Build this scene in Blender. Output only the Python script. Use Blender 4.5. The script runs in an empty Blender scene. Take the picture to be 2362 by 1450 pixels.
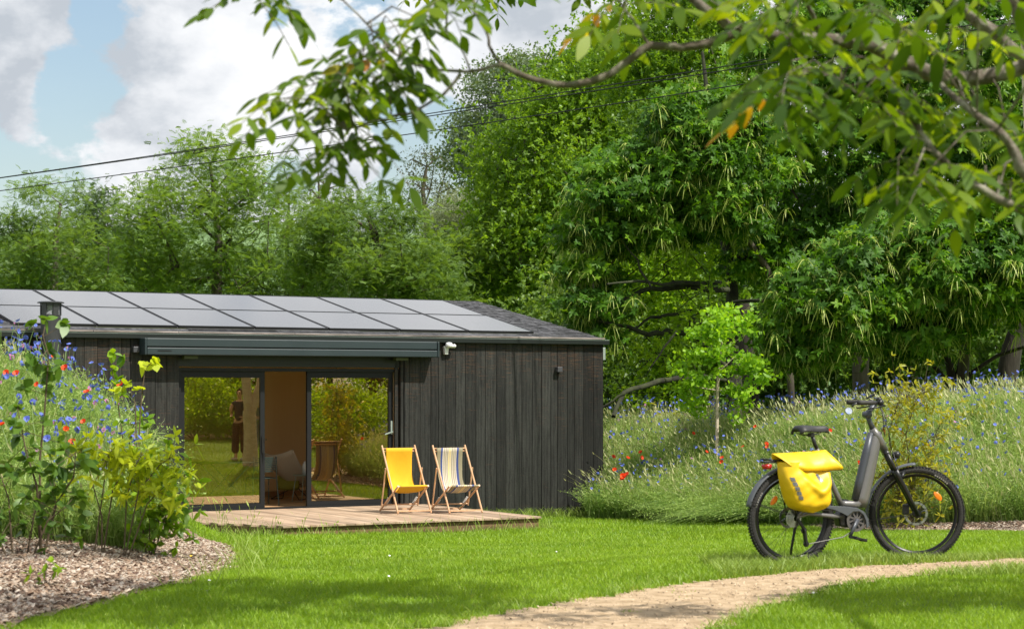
import bpy, bmesh, math, random
import numpy as np
from mathutils import Vector, Matrix
PI = math.pi; R = math.radians
random.seed(7); rng = np.random.default_rng(11)
SC = bpy.context.scene; COL = SC.collection
# ---------------------------------------------------------------- camera
F = 4593.0; CX = 1181.0; HY = 897.0; EYE = 2.1      # focal length, centre and horizon in photo pixels; eye height
cd = bpy.data.cameras.new('camera'); cam = bpy.data.objects.new('camera', cd); COL.objects.link(cam)
cam.location = (0, 0, EYE); cam.rotation_euler = (R(90), 0, 0)
cd.sensor_width = 36; cd.lens = 36*F/2362; cd.shift_y = (HY-725)/2362; cd.clip_end = 3000; cd.clip_start = .1
cd.dof.use_dof = True; cd.dof.focus_distance = 29; cd.dof.aperture_fstop = 5.0
SC.camera = cam
# ---------------------------------------------------------------- light
SUN_DIR = Vector((.60, -.42, 1.0)).normalized()
sun_el = math.asin(SUN_DIR.z); sun_az = math.atan2(SUN_DIR.x, SUN_DIR.y)
sd = bpy.data.lights.new('sun', 'SUN'); sd.energy = 4.8; sd.angle = R(.5); sd.color = (1, .95, .86)
so = bpy.data.objects.new('sun', sd); COL.objects.link(so)
so.rotation_euler = SUN_DIR.to_track_quat('Z', 'Y').to_euler(); so.location = (10, -10, 30)
wd = bpy.data.worlds.new('World'); SC.world = wd; wd.use_nodes = True
def pxdir(px, py): return Vector(((px-CX)/F, 1, (HY-py)/F)).normalized()
def sky():
    nt = wd.node_tree; N = nt.nodes; Lk = nt.links; N.clear()
    out = N.new('ShaderNodeOutputWorld'); b1 = N.new('ShaderNodeBackground'); b2 = N.new('ShaderNodeBackground')
    st = N.new('ShaderNodeTexSky'); st.sky_type = 'NISHITA'; st.sun_disc = False
    st.sun_elevation = sun_el; st.sun_rotation = sun_az; st.air_density = 1.2; st.dust_density = 1.5
    b1.inputs[1].default_value = .105; Lk.new(st.outputs[0], b1.inputs[0])
    tc = N.new('ShaderNodeTexCoord')
    def mth(op, a, b=None, c=None, clamp=False):
        n = N.new('ShaderNodeMath'); n.operation = op; n.use_clamp = clamp
        for i, v in enumerate((a, b, c)):
            if v is None: continue
            if isinstance(v, (int, float)): n.inputs[i].default_value = v
            else: Lk.new(v, n.inputs[i])
        return n.outputs[0]
    mp = N.new('ShaderNodeMapping'); mp.inputs['Scale'].default_value = (1, 1, 1.35); mp.inputs['Location'].default_value = (.31, .1, .2)
    Lk.new(tc.outputs['Generated'], mp.inputs[0])
    def noise(scale, det, rough, vec, dist=0):
        n = N.new('ShaderNodeTexNoise'); n.inputs['Scale'].default_value = scale; n.inputs['Detail'].default_value = det
        n.inputs['Roughness'].default_value = rough; n.inputs['Distortion'].default_value = dist; Lk.new(vec, n.inputs['Vector']); return n.outputs[0]
    n1 = noise(13, 9, .60, mp.outputs[0], .12); n2 = noise(2.2, 3, .5, mp.outputs[0])
    cov = mth('ADD', mth('MULTIPLY', n1, 1.25), mth('MULTIPLY', n2, .25))
    cov = mth('ADD', cov, -.10)
    def blob(px, py, rad, amt, cov):
        d = pxdir(px, py); vm = N.new('ShaderNodeVectorMath'); vm.operation = 'DISTANCE'
        nr = N.new('ShaderNodeVectorMath'); nr.operation = 'NORMALIZE'; Lk.new(tc.outputs['Generated'], nr.inputs[0])
        Lk.new(nr.outputs[0], vm.inputs[0]); vm.inputs[1].default_value = d
        mr = N.new('ShaderNodeMapRange'); mr.interpolation_type = 'SMOOTHSTEP'
        mr.inputs['From Min'].default_value = rad/F; mr.inputs['From Max'].default_value = 0
        mr.inputs['To Min'].default_value = 0; mr.inputs['To Max'].default_value = amt*1.02
        Lk.new(vm.outputs['Value'], mr.inputs['Value']); return mth('ADD', cov, mr.outputs[0])
    for b in ((180, 190, 200, -.34), (215, 20, 95, -.26), (120, 180, 120, -.2), (620, 30, 90, -.16), (980, 390, 230, -.42), (900, 290, 120, -.2), (20, 440, 260, -.42), (860, 60, 300, -.10), (1050, 330, 150, -.3),
              (-60, 200, 60, -.1), (40, 60, 210, .30), (60, 280, 120, .22), (430, 180, 330, .22), (820, 380, 130, .3), (420, 400, 160, .16), (160, 300, 160, .14),
              (1200, 60, 350, .2), (650, 200, 200, .12), (-800, -700, 900, -.4), (700, -900, 900, .1)):
        cov = blob(*b, cov)
    mr = N.new('ShaderNodeMapRange'); mr.interpolation_type = 'SMOOTHSTEP'
    mr.inputs['From Min'].default_value = .50; mr.inputs['From Max'].default_value = .60
    Lk.new(cov, mr.inputs['Value'])
    # brightness of the cloud itself: thick parts grey, sunlit tops white
    mp2 = N.new('ShaderNodeMapping'); mp2.inputs['Scale'].default_value = (1, 1, 1.5); mp2.inputs['Location'].default_value = (.7, .3, .42)
    Lk.new(tc.outputs['Generated'], mp2.inputs[0])
    n3 = noise(6.5, 8, .58, mp2.outputs[0], .15)
    cr = N.new('ShaderNodeValToRGB'); e = cr.color_ramp.elements
    e[0].position = .40; e[0].color = (.46, .50, .55, 1); e[1].position = .60; e[1].color = (.97, .97, .97, 1)
    m = e.new(.48); m.color = (.72, .74, .77, 1)
    Lk.new(n3, cr.inputs[0]); Lk.new(cr.outputs[0], b2.inputs[0]); b2.inputs[1].default_value = .86
    mx = N.new('ShaderNodeMixShader'); fac = mth('MULTIPLY', mr.outputs[0], .97)
    fac = mth('ADD', fac, .03)
    Lk.new(fac, mx.inputs[0]); Lk.new(b1.outputs[0], mx.inputs[1]); Lk.new(b2.outputs[0], mx.inputs[2]); Lk.new(mx.outputs[0], out.inputs[0])
sky()
SC.view_settings.view_transform = 'Standard'; SC.view_settings.look = 'None'; SC.view_settings.exposure = 0.5; SC.view_settings.gamma = 1
SC.render.engine = 'CYCLES'
SC.cycles.max_bounces = 8; SC.cycles.transparent_max_bounces = 16; SC.cycles.use_denoising = True
SC.cycles.transmission_bounces = 6; SC.cycles.diffuse_bounces = 5; SC.cycles.glossy_bounces = 4
SC.cycles.caustics_reflective = False; SC.cycles.caustics_refractive = False

# ---------------------------------------------------------------- helpers
def tag(o, label=None, cat=None, group=None, kind=None):
    if label: o['label'] = label
    if cat: o['category'] = cat
    if group: o['group'] = group
    if kind: o['kind'] = kind
    return o
def empty(name, loc=(0, 0, 0), rz=0, label=None, cat=None, group=None):
    o = bpy.data.objects.new(name, None); COL.objects.link(o); o.location = loc; o.rotation_euler = (0, 0, rz); o.empty_display_size = .2
    return tag(o, label, cat, group)
def npmesh(name, V, faces, mat, parent=None, tint=None, smooth=False):
    me = bpy.data.meshes.new(name); V = np.asarray(V, np.float32)
    me.vertices.add(len(V)); me.vertices.foreach_set('co', V.ravel())
    fl = [np.asarray(f, np.int32) for f in faces if len(f)]
    idx = np.concatenate([f.ravel() for f in fl]); tot = np.concatenate([np.full(len(f), f.shape[1], np.int32) for f in fl])
    me.loops.add(len(idx)); me.loops.foreach_set('vertex_index', idx)
    me.polygons.add(len(tot)); st = np.zeros(len(tot), np.int32); st[1:] = np.cumsum(tot)[:-1]
    me.polygons.foreach_set('loop_start', st); me.polygons.foreach_set('loop_total', tot)
    if tint is not None:
        a = me.attributes.new('tint', 'FLOAT', 'POINT'); a.data.foreach_set('value', np.asarray(tint, np.float32))
    me.update(calc_edges=True)
    if smooth: me.polygons.foreach_set('use_smooth', np.ones(len(tot), bool))
    for m in (mat if isinstance(mat, (list, tuple)) else [mat]): me.materials.append(m)
    o = bpy.data.objects.new(name, me); COL.objects.link(o)
    if parent: o.parent = parent
    return o
class MB:
    def __init__(s): s.v = []; s.f = []; s.t = []; s.cur = .5
    def add(s, V, Fc):
        n = len(s.v); s.v += [tuple(p) for p in V]; s.t += [s.cur]*len(V); s.f += [tuple(i+n for i in f) for f in Fc]
    def box(s, c, size, rz=0, M=None):
        hx, hy, hz = size[0]/2, size[1]/2, size[2]/2
        P = [Vector((x, y, z)) for x in (-hx, hx) for y in (-hy, hy) for z in (-hz, hz)]
        m = M if M is not None else Matrix.Rotation(rz, 3, 'Z')
        P = [m @ p+Vector(c) for p in P]
        s.add(P, [(0, 1, 3, 2), (4, 6, 7, 5), (0, 4, 5, 1), (2, 3, 7, 6), (0, 2, 6, 4), (1, 5, 7, 3)])
    def bar(s, a, b, w, h, up=(0, 0, 1)):
        a = Vector(a); b = Vector(b); d = (b-a); L = d.length; d.normalize(); x = Vector(up).cross(d)
        if x.length < 1e-4: x = Vector((1, 0, 0)).cross(d)
        x.normalize(); z = d.cross(x); M = Matrix((x, d, z)).transposed()
        s.box((a+b)/2, (w, L, h), M=M)
    def tube(s, pts, rad, seg=8, cap=True, squash=None):
        pts = [Vector(p) for p in pts]; n = len(pts); rads = rad if isinstance(rad, (list, tuple)) else [rad]*n
        V = []; prev = None
        for i, p in enumerate(pts):
            d = (pts[min(i+1, n-1)]-pts[max(i-1, 0)]).normalized()
            if prev is None:
                x = d.orthogonal().normalized()
                if squash: x = Vector(squash[0]).normalized(); x = (x-d*x.dot(d)).normalized()
            else: x = (prev-d*prev.dot(d)).normalized()
            prev = x; y = d.cross(x)
            for k in range(seg):
                a = 2*PI*k/seg; r = rads[i]; q = squash[1] if squash else 1
                V.append(p+x*math.cos(a)*r*q+y*math.sin(a)*r)
        Fc = [(i*seg+k, i*seg+(k+1) % seg, (i+1)*seg+(k+1) % seg, (i+1)*seg+k) for i in range(n-1) for k in range(seg)]
        if cap: Fc += [tuple(range(seg))[::-1], tuple((n-1)*seg+k for k in range(seg))]
        s.add(V, Fc)
    def lathe(s, prof, c=(0, 0, 0), axis='z', seg=24):
        V = []; n = len(prof); c = Vector(c)
        for r, h in prof:
            for k in range(seg):
                a = 2*PI*k/seg; x, y = r*math.cos(a), r*math.sin(a)
                V.append(c+(Vector((x, y, h)) if axis == 'z' else Vector((x, h, y)) if axis == 'y' else Vector((h, x, y))))
        s.add(V, [(i*seg+k, i*seg+(k+1) % seg, (i+1)*seg+(k+1) % seg, (i+1)*seg+k) for i in range(n-1) for k in range(seg)])
    def prism(s, poly, y0, y1, tf=None):          # polygon in x,z extruded along y
        n = len(poly); V = [Vector((x, y, z)) for y in (y0, y1) for x, z in poly]
        if tf: V = [tf(v) for v in V]
        s.add(V, [tuple(range(n)), tuple(range(2*n-1, n-1, -1))]+[(i, i+n, (i+1) % n+n, (i+1) % n) for i in range(n)])
    def grid(s, rows):                             # rows of points
        n, m = len(rows), len(rows[0]); s.add([p for r in rows for p in r], [(i*m+j, i*m+j+1, (i+1)*m+j+1, (i+1)*m+j) for i in range(n-1) for j in range(m-1)])
    def build(s, name, mat, parent=None, smooth=False, bevel=0, loc=None, thick=0, sub=0, tint=True):
        me = bpy.data.meshes.new(name); me.from_pydata([tuple(v) for v in s.v], [], s.f); me.update()
        if tint: a = me.attributes.new('tint', 'FLOAT', 'POINT'); a.data.foreach_set('value', s.t)
        bm = bmesh.new(); bm.from_mesh(me); bmesh.ops.recalc_face_normals(bm, faces=bm.faces); bm.to_mesh(me); bm.free()
        if smooth:
            for p in me.polygons: p.use_smooth = True
        me.materials.append(mat); o = bpy.data.objects.new(name, me); COL.objects.link(o)
        if parent: o.parent = parent
        if loc: o.location = loc
        if thick: m = o.modifiers.new('t', 'SOLIDIFY'); m.thickness = thick; m.offset = 0
        if bevel: m = o.modifiers.new('b', 'BEVEL'); m.width = bevel; m.segments = 2; m.limit_method = 'ANGLE'; m.angle_limit = R(35)
        if sub: m = o.modifiers.new('s', 'SUBSURF'); m.levels = sub; m.render_levels = sub
        return o
def W(px, py, d): return Vector(((px-CX)/F*d, d, EYE-(py-HY)/F*d))
def S(a, b, t):
    t = np.clip((np.asarray(t, float)-a)/(b-a), 0, 1); return t*t*(3-2*t)

# ---------------------------------------------------------------- materials
def mat(name, col=(.5, .5, .5), rough=.6, metal=0, spec=.5, col2=None, nscale=8, bump=0, bscale=40, stretch=(1, 1, 1), coat=0, tintmix=0, thr=(.35, .65), det=6):
    m = bpy.data.materials.new(name); m.use_nodes = True; nt = m.node_tree; N = nt.nodes; L = nt.links
    b = N['Principled BSDF']; b.inputs['Base Color'].default_value = (*col, 1); b.inputs['Roughness'].default_value = rough
    b.inputs['Metallic'].default_value = metal; b.inputs['Specular IOR Level'].default_value = spec
    if coat: b.inputs['Coat Weight'].default_value = coat; b.inputs['Coat Roughness'].default_value = .08
    if col2 or bump or tintmix:
        tc = N.new('ShaderNodeTexCoord'); mp = N.new('ShaderNodeMapping'); mp.inputs['Scale'].default_value = stretch; L.new(tc.outputs['Object'], mp.inputs[0])
        src = None
        if col2:
            n = N.new('ShaderNodeTexNoise'); n.inputs['Scale'].default_value = nscale; n.inputs['Detail'].default_value = det; n.inputs['Roughness'].default_value = .6
            L.new(mp.outputs[0], n.inputs['Vector']); r = N.new('ShaderNodeValToRGB'); r.color_ramp.elements[0].position = thr[0]; r.color_ramp.elements[1].position = thr[1]
            r.color_ramp.elements[0].color = (*col, 1); r.color_ramp.elements[1].color = (*col2, 1); L.new(n.outputs[0], r.inputs[0]); src = r.outputs[0]
        if tintmix:
            a = N.new('ShaderNodeAttribute'); a.attribute_name = 'tint'; mr = N.new('ShaderNodeMapRange')
            mr.inputs['To Min'].default_value = 1-tintmix; mr.inputs['To Max'].default_value = 1+tintmix; L.new(a.outputs['Fac'], mr.inputs['Value'])
            vm = N.new('ShaderNodeVectorMath'); vm.operation = 'SCALE'
            if src: L.new(src, vm.inputs[0])
            else: vm.inputs[0].default_value = col
            L.new(mr.outputs[0], vm.inputs['Scale']); src = vm.outputs[0]
        if src: L.new(src, b.inputs['Base Color'])
        if bump:
            n2 = N.new('ShaderNodeTexNoise'); n2.inputs['Scale'].default_value = bscale; n2.inputs['Detail'].default_value = 8; L.new(mp.outputs[0], n2.inputs['Vector'])
            bp = N.new('ShaderNodeBump'); bp.inputs['Strength'].default_value = bump; bp.inputs['Distance'].default_value = .02; L.new(n2.outputs[0], bp.inputs['Height']); L.new(bp.outputs[0], b.inputs['Normal'])
    return m
def leafmat(name, dark, light, trans=.4, rough=.45, tcol=None, spec=.35, var=None):
    m = bpy.data.materials.new(name); m.use_nodes = True; nt = m.node_tree; N = nt.nodes; L = nt.links
    b = N['Principled BSDF']; b.inputs['Roughness'].default_value = rough; b.inputs['Specular IOR Level'].default_value = spec
    a = N.new('ShaderNodeAttribute'); a.attribute_name = 'tint'; r = N.new('ShaderNodeValToRGB')
    r.color_ramp.elements[0].color = (*dark, 1); r.color_ramp.elements[1].color = (*light, 1)
    if var:
        for p, c in var: e = r.color_ramp.elements.new(p); e.color = (*c, 1)
    L.new(a.outputs['Fac'], r.inputs[0]); L.new(r.outputs[0], b.inputs['Base Color'])
    t = N.new('ShaderNodeBsdfTranslucent'); mx = N.new('ShaderNodeMixShader'); mx.inputs[0].default_value = trans
    mc = N.new('ShaderNodeMix'); mc.data_type = 'RGBA'; mc.blend_type = 'MULTIPLY'; mc.inputs[0].default_value = 1
    L.new(r.outputs[0], mc.inputs[6]); mc.inputs[7].default_value = (*(tcol or (1.9, 1.75, .6)), 1); L.new(mc.outputs[2], t.inputs['Color'])
    L.new(b.outputs[0], mx.inputs[1]); L.new(t.outputs[0], mx.inputs[2]); L.new(mx.outputs[0], N['Material Output'].inputs[0])
    return m
M = {}
M['bark'] = mat('bark', (.045, .035, .025), .9, col2=(.10, .085, .06), nscale=6, bump=.6, bscale=20, stretch=(1, 1, .25))
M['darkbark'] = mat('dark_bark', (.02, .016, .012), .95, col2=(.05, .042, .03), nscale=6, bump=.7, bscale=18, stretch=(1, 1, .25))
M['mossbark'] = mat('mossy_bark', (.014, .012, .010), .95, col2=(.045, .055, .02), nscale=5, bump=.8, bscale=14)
M['walnutbark'] = mat('lichen_bark', (.085, .065, .045), .85, col2=(.30, .28, .22), nscale=14, bump=.7, bscale=30, thr=(.45, .7))
M['birchbark'] = mat('pale_bark', (.40, .32, .24), .8, col2=(.62, .52, .42), nscale=5, bump=.5, bscale=20, stretch=(1, 1, 3))
M['twig'] = mat('twig', (.10, .07, .04), .8)
def wood(name, c1, c2, rough=.5, bump=.15, tintmix=.15, ns=6, stretch=(1, 1, .08)):
    return mat(name, c1, rough, col2=c2, nscale=ns, bump=bump, bscale=30, stretch=stretch, tintmix=tintmix)
M['beech'] = wood('beech_wood', (.56, .33, .18), (.68, .43, .26), .45, ns=20)
M['plywood'] = wood('plywood', (.86, .58, .29), (.92, .66, .36), .55, bump=.03, tintmix=.06, ns=3)
M['floorwood'] = wood('floor_wood', (.45, .26, .12), (.6, .38, .2), .5, ns=4, stretch=(.2, 1, 1))
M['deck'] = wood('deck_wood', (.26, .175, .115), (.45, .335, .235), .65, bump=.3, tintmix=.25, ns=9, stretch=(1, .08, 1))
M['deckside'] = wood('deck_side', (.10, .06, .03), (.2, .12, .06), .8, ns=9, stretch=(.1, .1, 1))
M['metal_dark'] = mat('anthracite_metal', (.010, .011, .012), .5, spec=.3)
M['metal_black'] = mat('black_metal', (.01, .01, .011), .38)
M['awning'] = mat('awning_metal', (.024, .036, .040), .45, spec=.35, col2=(.028, .041, .045), nscale=2)
M['galv'] = mat('galvanised_metal', (.30, .36, .32), .45, metal=.3, col2=(.36, .42, .38), nscale=6)
M['gutter'] = mat('gutter_metal', (.010, .014, .012), .5, spec=.3)
M['white'] = mat('white_plastic', (.7, .71, .70), .4)
M['lampgrey'] = mat('lamp_grey', (.055, .055, .062), .45)
M['flue'] = mat('flue_metal', (.045, .047, .05), .4, metal=.4, col2=(.06, .06, .062), nscale=3)
M['mesh'] = mat('steel_mesh', (.35, .36, .38), .5, metal=.5, bump=1, bscale=200)
def charred(name, k=1.0):
    m = bpy.data.materials.new(name); m.use_nodes = True; nt = m.node_tree; N = nt.nodes; L = nt.links; b = N['Principled BSDF']
    tc = N.new('ShaderNodeTexCoord'); a = N.new('ShaderNodeAttribute'); a.attribute_name = 'tint'
    cmb = N.new('ShaderNodeCombineXYZ'); L.new(a.outputs['Fac'], cmb.inputs[2])
    va = N.new('ShaderNodeVectorMath'); va.operation = 'MULTIPLY_ADD'; L.new(cmb.outputs[0], va.inputs[0]); va.inputs[1].default_value = (0, 0, 40); L.new(tc.outputs['Object'], va.inputs[2])
    def nz(scale, st, det=6, dist=0, src=va.outputs[0]):
        mp = N.new('ShaderNodeMapping'); mp.inputs['Scale'].default_value = st; L.new(src, mp.inputs[0])
        n = N.new('ShaderNodeTexNoise'); n.inputs['Scale'].default_value = scale; n.inputs['Detail'].default_value = det; n.inputs['Distortion'].default_value = dist; n.inputs['Roughness'].default_value = .65
        L.new(mp.outputs[0], n.inputs['Vector']); return n.outputs[0]
    grain = nz(14, (1, 1, .10), 8, .6); patch = nz(2.2, (1, 1, .6), 5, .4); fine = nz(60, (.5, .5, 1.2), 4, .2)
    r = N.new('ShaderNodeValToRGB'); e = r.color_ramp.elements; e[0].position = .36; e[0].color = (.004*k, .004*k, .0037*k, 1); e[1].position = .68; e[1].color = (.033*k, .034*k, .030*k, 1)
    wm = N.new('ShaderNodeMapping'); wm.inputs['Scale'].default_value = (1, 1, .10); L.new(va.outputs[0], wm.inputs[0])
    wv = N.new('ShaderNodeTexWave'); wv.inputs['Scale'].default_value = 5; wv.inputs['Distortion'].default_value = 9; wv.inputs['Detail'].default_value = 5; wv.inputs['Detail Scale'].default_value = 2.2; wv.inputs['Detail Roughness'].default_value = .65; L.new(wm.outputs[0], wv.inputs['Vector'])
    gm = N.new('ShaderNodeMix'); gm.data_type = 'FLOAT'; gm.inputs[0].default_value = .26; L.new(grain, gm.inputs[2]); L.new(wv.outputs['Fac'], gm.inputs[3]); grain = gm.outputs[0]
    mx = N.new('ShaderNodeMix'); mx.data_type = 'FLOAT'; mx.inputs[0].default_value = .42; L.new(grain, mx.inputs[2]); L.new(patch, mx.inputs[3])
    mx2 = N.new('ShaderNodeMix'); mx2.data_type = 'FLOAT'; mx2.inputs[0].default_value = .3; L.new(mx.outputs[0], mx2.inputs[2]); L.new(fine, mx2.inputs[3])
    L.new(mx2.outputs[0], r.inputs[0])
    vm = N.new('ShaderNodeVectorMath'); vm.operation = 'SCALE'; mr = N.new('ShaderNodeMapRange'); mr.inputs['To Min'].default_value = .55; mr.inputs['To Max'].default_value = 1.5
    L.new(a.outputs['Fac'], mr.inputs['Value']); L.new(mr.outputs[0], vm.inputs['Scale']); L.new(r.outputs[0], vm.inputs[0])
    # worn horizontal scratches where the brown wood shows
    sc = nz(4, (.7, .7, 55), 3, .25, tc.outputs['Object']); sp = nz(.8, (1, 1, 1), 3, 0, tc.outputs['Object'])
    sep = N.new('ShaderNodeSeparateXYZ'); L.new(tc.outputs['Object'], sep.inputs[0])
    zr = N.new('ShaderNodeMapRange'); zr.inputs['From Min'].default_value = .9; zr.inputs['From Max'].default_value = 2.6; L.new(sep.outputs[2], zr.inputs['Value'])
    m1 = N.new('ShaderNodeMath'); m1.operation = 'MULTIPLY_ADD'; L.new(zr.outputs[0], m1.inputs[0]); m1.inputs[1].default_value = .10; L.new(sc, m1.inputs[2])
    m2 = N.new('ShaderNodeMath'); m2.operation = 'MULTIPLY_ADD'; L.new(sp, m2.inputs[0]); m2.inputs[1].default_value = .25; L.new(m1.outputs[0], m2.inputs[2])
    s2 = N.new('ShaderNodeMapRange'); s2.inputs['From Min'].default_value = .815; s2.inputs['From Max'].default_value = .86; L.new(m2.outputs[0], s2.inputs['Value'])
    mc = N.new('ShaderNodeMix'); mc.data_type = 'RGBA'; L.new(s2.outputs[0], mc.inputs[0]); L.new(vm.outputs[0], mc.inputs[6]); mc.inputs[7].default_value = (.14, .065, .028, 1)
    L.new(mc.outputs[2], b.inputs['Base Color']); b.inputs['Roughness'].default_value = .6; b.inputs['Specular IOR Level'].default_value = .3
    bp = N.new('ShaderNodeBump'); bp.inputs['Strength'].default_value = .8; bp.inputs['Distance'].default_value = .012; L.new(mx2.outputs[0], bp.inputs['Height']); L.new(bp.outputs[0], b.inputs['Normal'])
    return m
M['char'] = charred('charred_wood')
M['shingle'] = mat('charred_shingle', (.025, .025, .028), .5, col2=(.10, .10, .11), nscale=14, bump=.6, bscale=40, stretch=(1, .3, 1), tintmix=.4)
M['batten'] = mat('weathered_batten', (.10, .085, .075), .7, col2=(.33, .28, .26), nscale=10, bump=.5, bscale=30, stretch=(.15, 1, 1))
M['flash'] = mat('olive_flashing', (.055, .065, .02), .5)
def panelmat():
    m = mat('solar_glass', (.012, .014, .022), .12, spec=.6, coat=.4, bump=.05, bscale=1.6, stretch=(1, .3, 1)); return m
M['solar'] = panelmat()
def glassmat(name, refl=.42, tr=(.62, .58, .50)):
    m = bpy.data.materials.new(name); m.use_nodes = True; nt = m.node_tree; N = nt.nodes; L = nt.links; N.remove(N['Principled BSDF'])
    g = N.new('ShaderNodeBsdfGlossy'); g.inputs['Roughness'].default_value = 0.0; g.inputs['Color'].default_value = (.92, .76, .46, 1)
    t = N.new('ShaderNodeBsdfTransparent'); t.inputs['Color'].default_value = (*tr, 1)
    lw = N.new('ShaderNodeLayerWeight'); lw.inputs['Blend'].default_value = .25; mr = N.new('ShaderNodeMapRange'); mr.inputs['To Min'].default_value = refl; mr.inputs['To Max'].default_value = .95
    L.new(lw.outputs['Fresnel'], mr.inputs['Value'])
    mx = N.new('ShaderNodeMixShader'); L.new(mr.outputs[0], mx.inputs[0]); L.new(t.outputs[0], mx.inputs[1]); L.new(g.outputs[0], mx.inputs[2]); L.new(mx.outputs[0], N['Material Output'].inputs[0])
    return m
M['glass'] = glassmat('coated_glass', .31, (.78, .74, .64))
M['ceil'] = mat('white_ceiling', (.75, .74, .70), .8)
M['yellowcloth'] = mat('yellow_canvas', (.64, .36, .006), .8, col2=(.70, .40, .008), nscale=5, bump=.35, bscale=7, stretch=(1, 1, .6))
# ---------------------------------------------------------------- terrain
def yedge(x): return np.interp(x, [1.4, 2.4, 3.4, 4.0, 4.5, 4.9, 5.6, 7, 12, 40], [33.2, 32.4, 31.2, 30.2, 28.6, 27.0, 26.2, 25.8, 25, 25])
def zg(x, y):
    x = np.asarray(x, float); y = np.asarray(y, float)
    ye = y-2.0*S(1.5, 4.2, x)*S(60, 30, y)
    z = np.interp(ye, [-400, 0, 13.6, 16, 19, 22, 27, 31, 35, 60, 120, 400], [.7, .78, .78, .70, .54, .35, .08, -.04, -.11, -.11, -1.5, -2])
    z = z+.02*np.sin(x*1.3+.5)*np.sin(y*.9)*S(34, 26, y)
    d = y-yedge(x); z = z+(1.12+.35*S(4, 8, x))*S(-.2, 5.0, d)*S(1.2, 2.0, x)*S(30, 14, d)                    # flower bank on the right
    z = z+(.10*S(-2.5, -3.6, x)*S(24, 21, y)*S(10, 14, y))                                  # bark mulch bed
    z = z+1.30*S(-3.1, -5.3, x)*S(15.6, 19.6, y)*S(26.5, 22.5, y)                            # flower mound on the left
    return z
def zgf(x, y): return float(zg(x, y))
def hit(px, py):                                   # where the view ray through a photo pixel meets the ground
    for d in np.arange(6, 60, .02):
        x = (px-CX)/F*d
        if EYE-(py-HY)/F*d <= zgf(x, d): return (x, d)
    return (x, d)
def inpoly(x, y, poly):
    x = np.asarray(x); y = np.asarray(y); ins = np.zeros(x.shape, bool); n = len(poly)
    for i in range(n):
        x1, y1 = poly[i]; x2, y2 = poly[(i+1) % n]
        if y1 == y2: continue
        c = ((y1 > y) != (y2 > y)) & (x < (x2-x1)*(y-y1)/(y2-y1)+x1); ins ^= c
    return ins
def smoothpoly(pts, n=6):
    out = []; m = len(pts)
    for i in range(m):
        p0, p1, p2, p3 = [Vector(pts[(i+k) % m]) for k in (-1, 0, 1, 2)]
        for t in [j/n for j in range(n)]:
            out.append(tuple(.5*((2*p1)+(p2-p0)*t+(2*p0-5*p1+4*p2-p3)*t*t+(3*p1-p0-3*p2+p3)*t**3)))
    return out
path_up = [hit(*p) for p in ((1040, 1450), (1120, 1425), (1200, 1408), (1300, 1392), (1400, 1378), (1550, 1352), (1700, 1336), (1850, 1320), (2000, 1309), (2180, 1299), (2362, 1293))]
path_lo = [hit(*p) for p in ((2362, 1316), (2200, 1322), (2080, 1333), (1980, 1346), (1880, 1366), (1790, 1392), (1700, 1425), (1640, 1450))]
x0, y0 = path_up[0]; x1, y1 = path_lo[-1]; xr, yr = path_up[-1]; xl, yl = path_lo[0]
PATH = [(x0-1.2, y0-1.0), (x0-.5, y0-.45)]+path_up+[(xr+1.5, yr+.15), (xr+6, yr+1.2), (xr+14, yr+1.5), (xr+14, yr-.2), (xl+6, yl-.1), (xl+1.5, yl+.1)]+path_lo+[(x1-.2, y1-.7), (x1-.9, y1-2.2), (x1-3, y1-4), (x0-2.8, y0-2.5)]
MULCH = smoothpoly([(-3.2, 10.6), (-2.72, 11.5), (-2.33, 13.0), (-2.2, 14.6), (-2.35, 16.8), (-2.62, 18.6), (-2.95, 20.4), (-3.7, 21.5), (-4.6, 22.3), (-6.5, 22.5), (-9, 20), (-9, 12), (-6, 10.2)])
MULCH2 = smoothpoly([(4.35, 28.4), (4.45, 26.9), (4.8, 25.9), (5.6, 25.2), (7, 24.9), (9, 24.7), (9, 26.0), (7, 26.5), (5.6, 26.9), (5.0, 27.6), (4.7, 28.8), (4.4, 29.2)])
def groundmat():
    m = bpy.data.materials.new('lawn_soil'); m.use_nodes = True; nt = m.node_tree; N = nt.nodes; L = nt.links; b = N['Principled BSDF']; b.inputs['Roughness'].default_value = .95
    tc = N.new('ShaderNodeTexCoord'); n = N.new('ShaderNodeTexNoise'); n.inputs['Scale'].default_value = .5; n.inputs['Detail'].default_value = 8; L.new(tc.outputs['Object'], n.inputs['Vector'])
    n2 = N.new('ShaderNodeTexNoise'); n2.inputs['Scale'].default_value = 35; n2.inputs['Detail'].default_value = 5; L.new(tc.outputs['Object'], n2.inputs['Vector'])
    mx = N.new('ShaderNodeMath'); mx.operation = 'MULTIPLY_ADD'; L.new(n2.outputs[0], mx.inputs[0]); mx.inputs[1].default_value = .5; L.new(n.outputs[0], mx.inputs[2])
    r = N.new('ShaderNodeValToRGB'); e = r.color_ramp.elements; e[0].position = .5; e[0].color = (.05, .10, .010, 1); e[1].position = 1; e[1].color = (.20, .33, .03, 1)
    L.new(mx.outputs[0], r.inputs[0]); L.new(r.outputs[0], b.inputs['Base Color'])
    bp = N.new('ShaderNodeBump'); bp.inputs['Distance'].default_value = .05; L.new(n2.outputs[0], bp.inputs['Height']); L.new(bp.outputs[0], b.inputs['Normal'])
    return m
def axis(lo, hi, fine, coarse):
    a = list(np.arange(fine[0], fine[1]+1e-6, fine[2])); s = fine[2]; v = fine[1]
    while v < hi: s *= coarse; v += s; a.append(min(v, hi))
    s = fine[2]; v = fine[0]
    while v > lo: s *= coarse; v -= s; a.insert(0, max(v, lo))
    return np.array(a)
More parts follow.
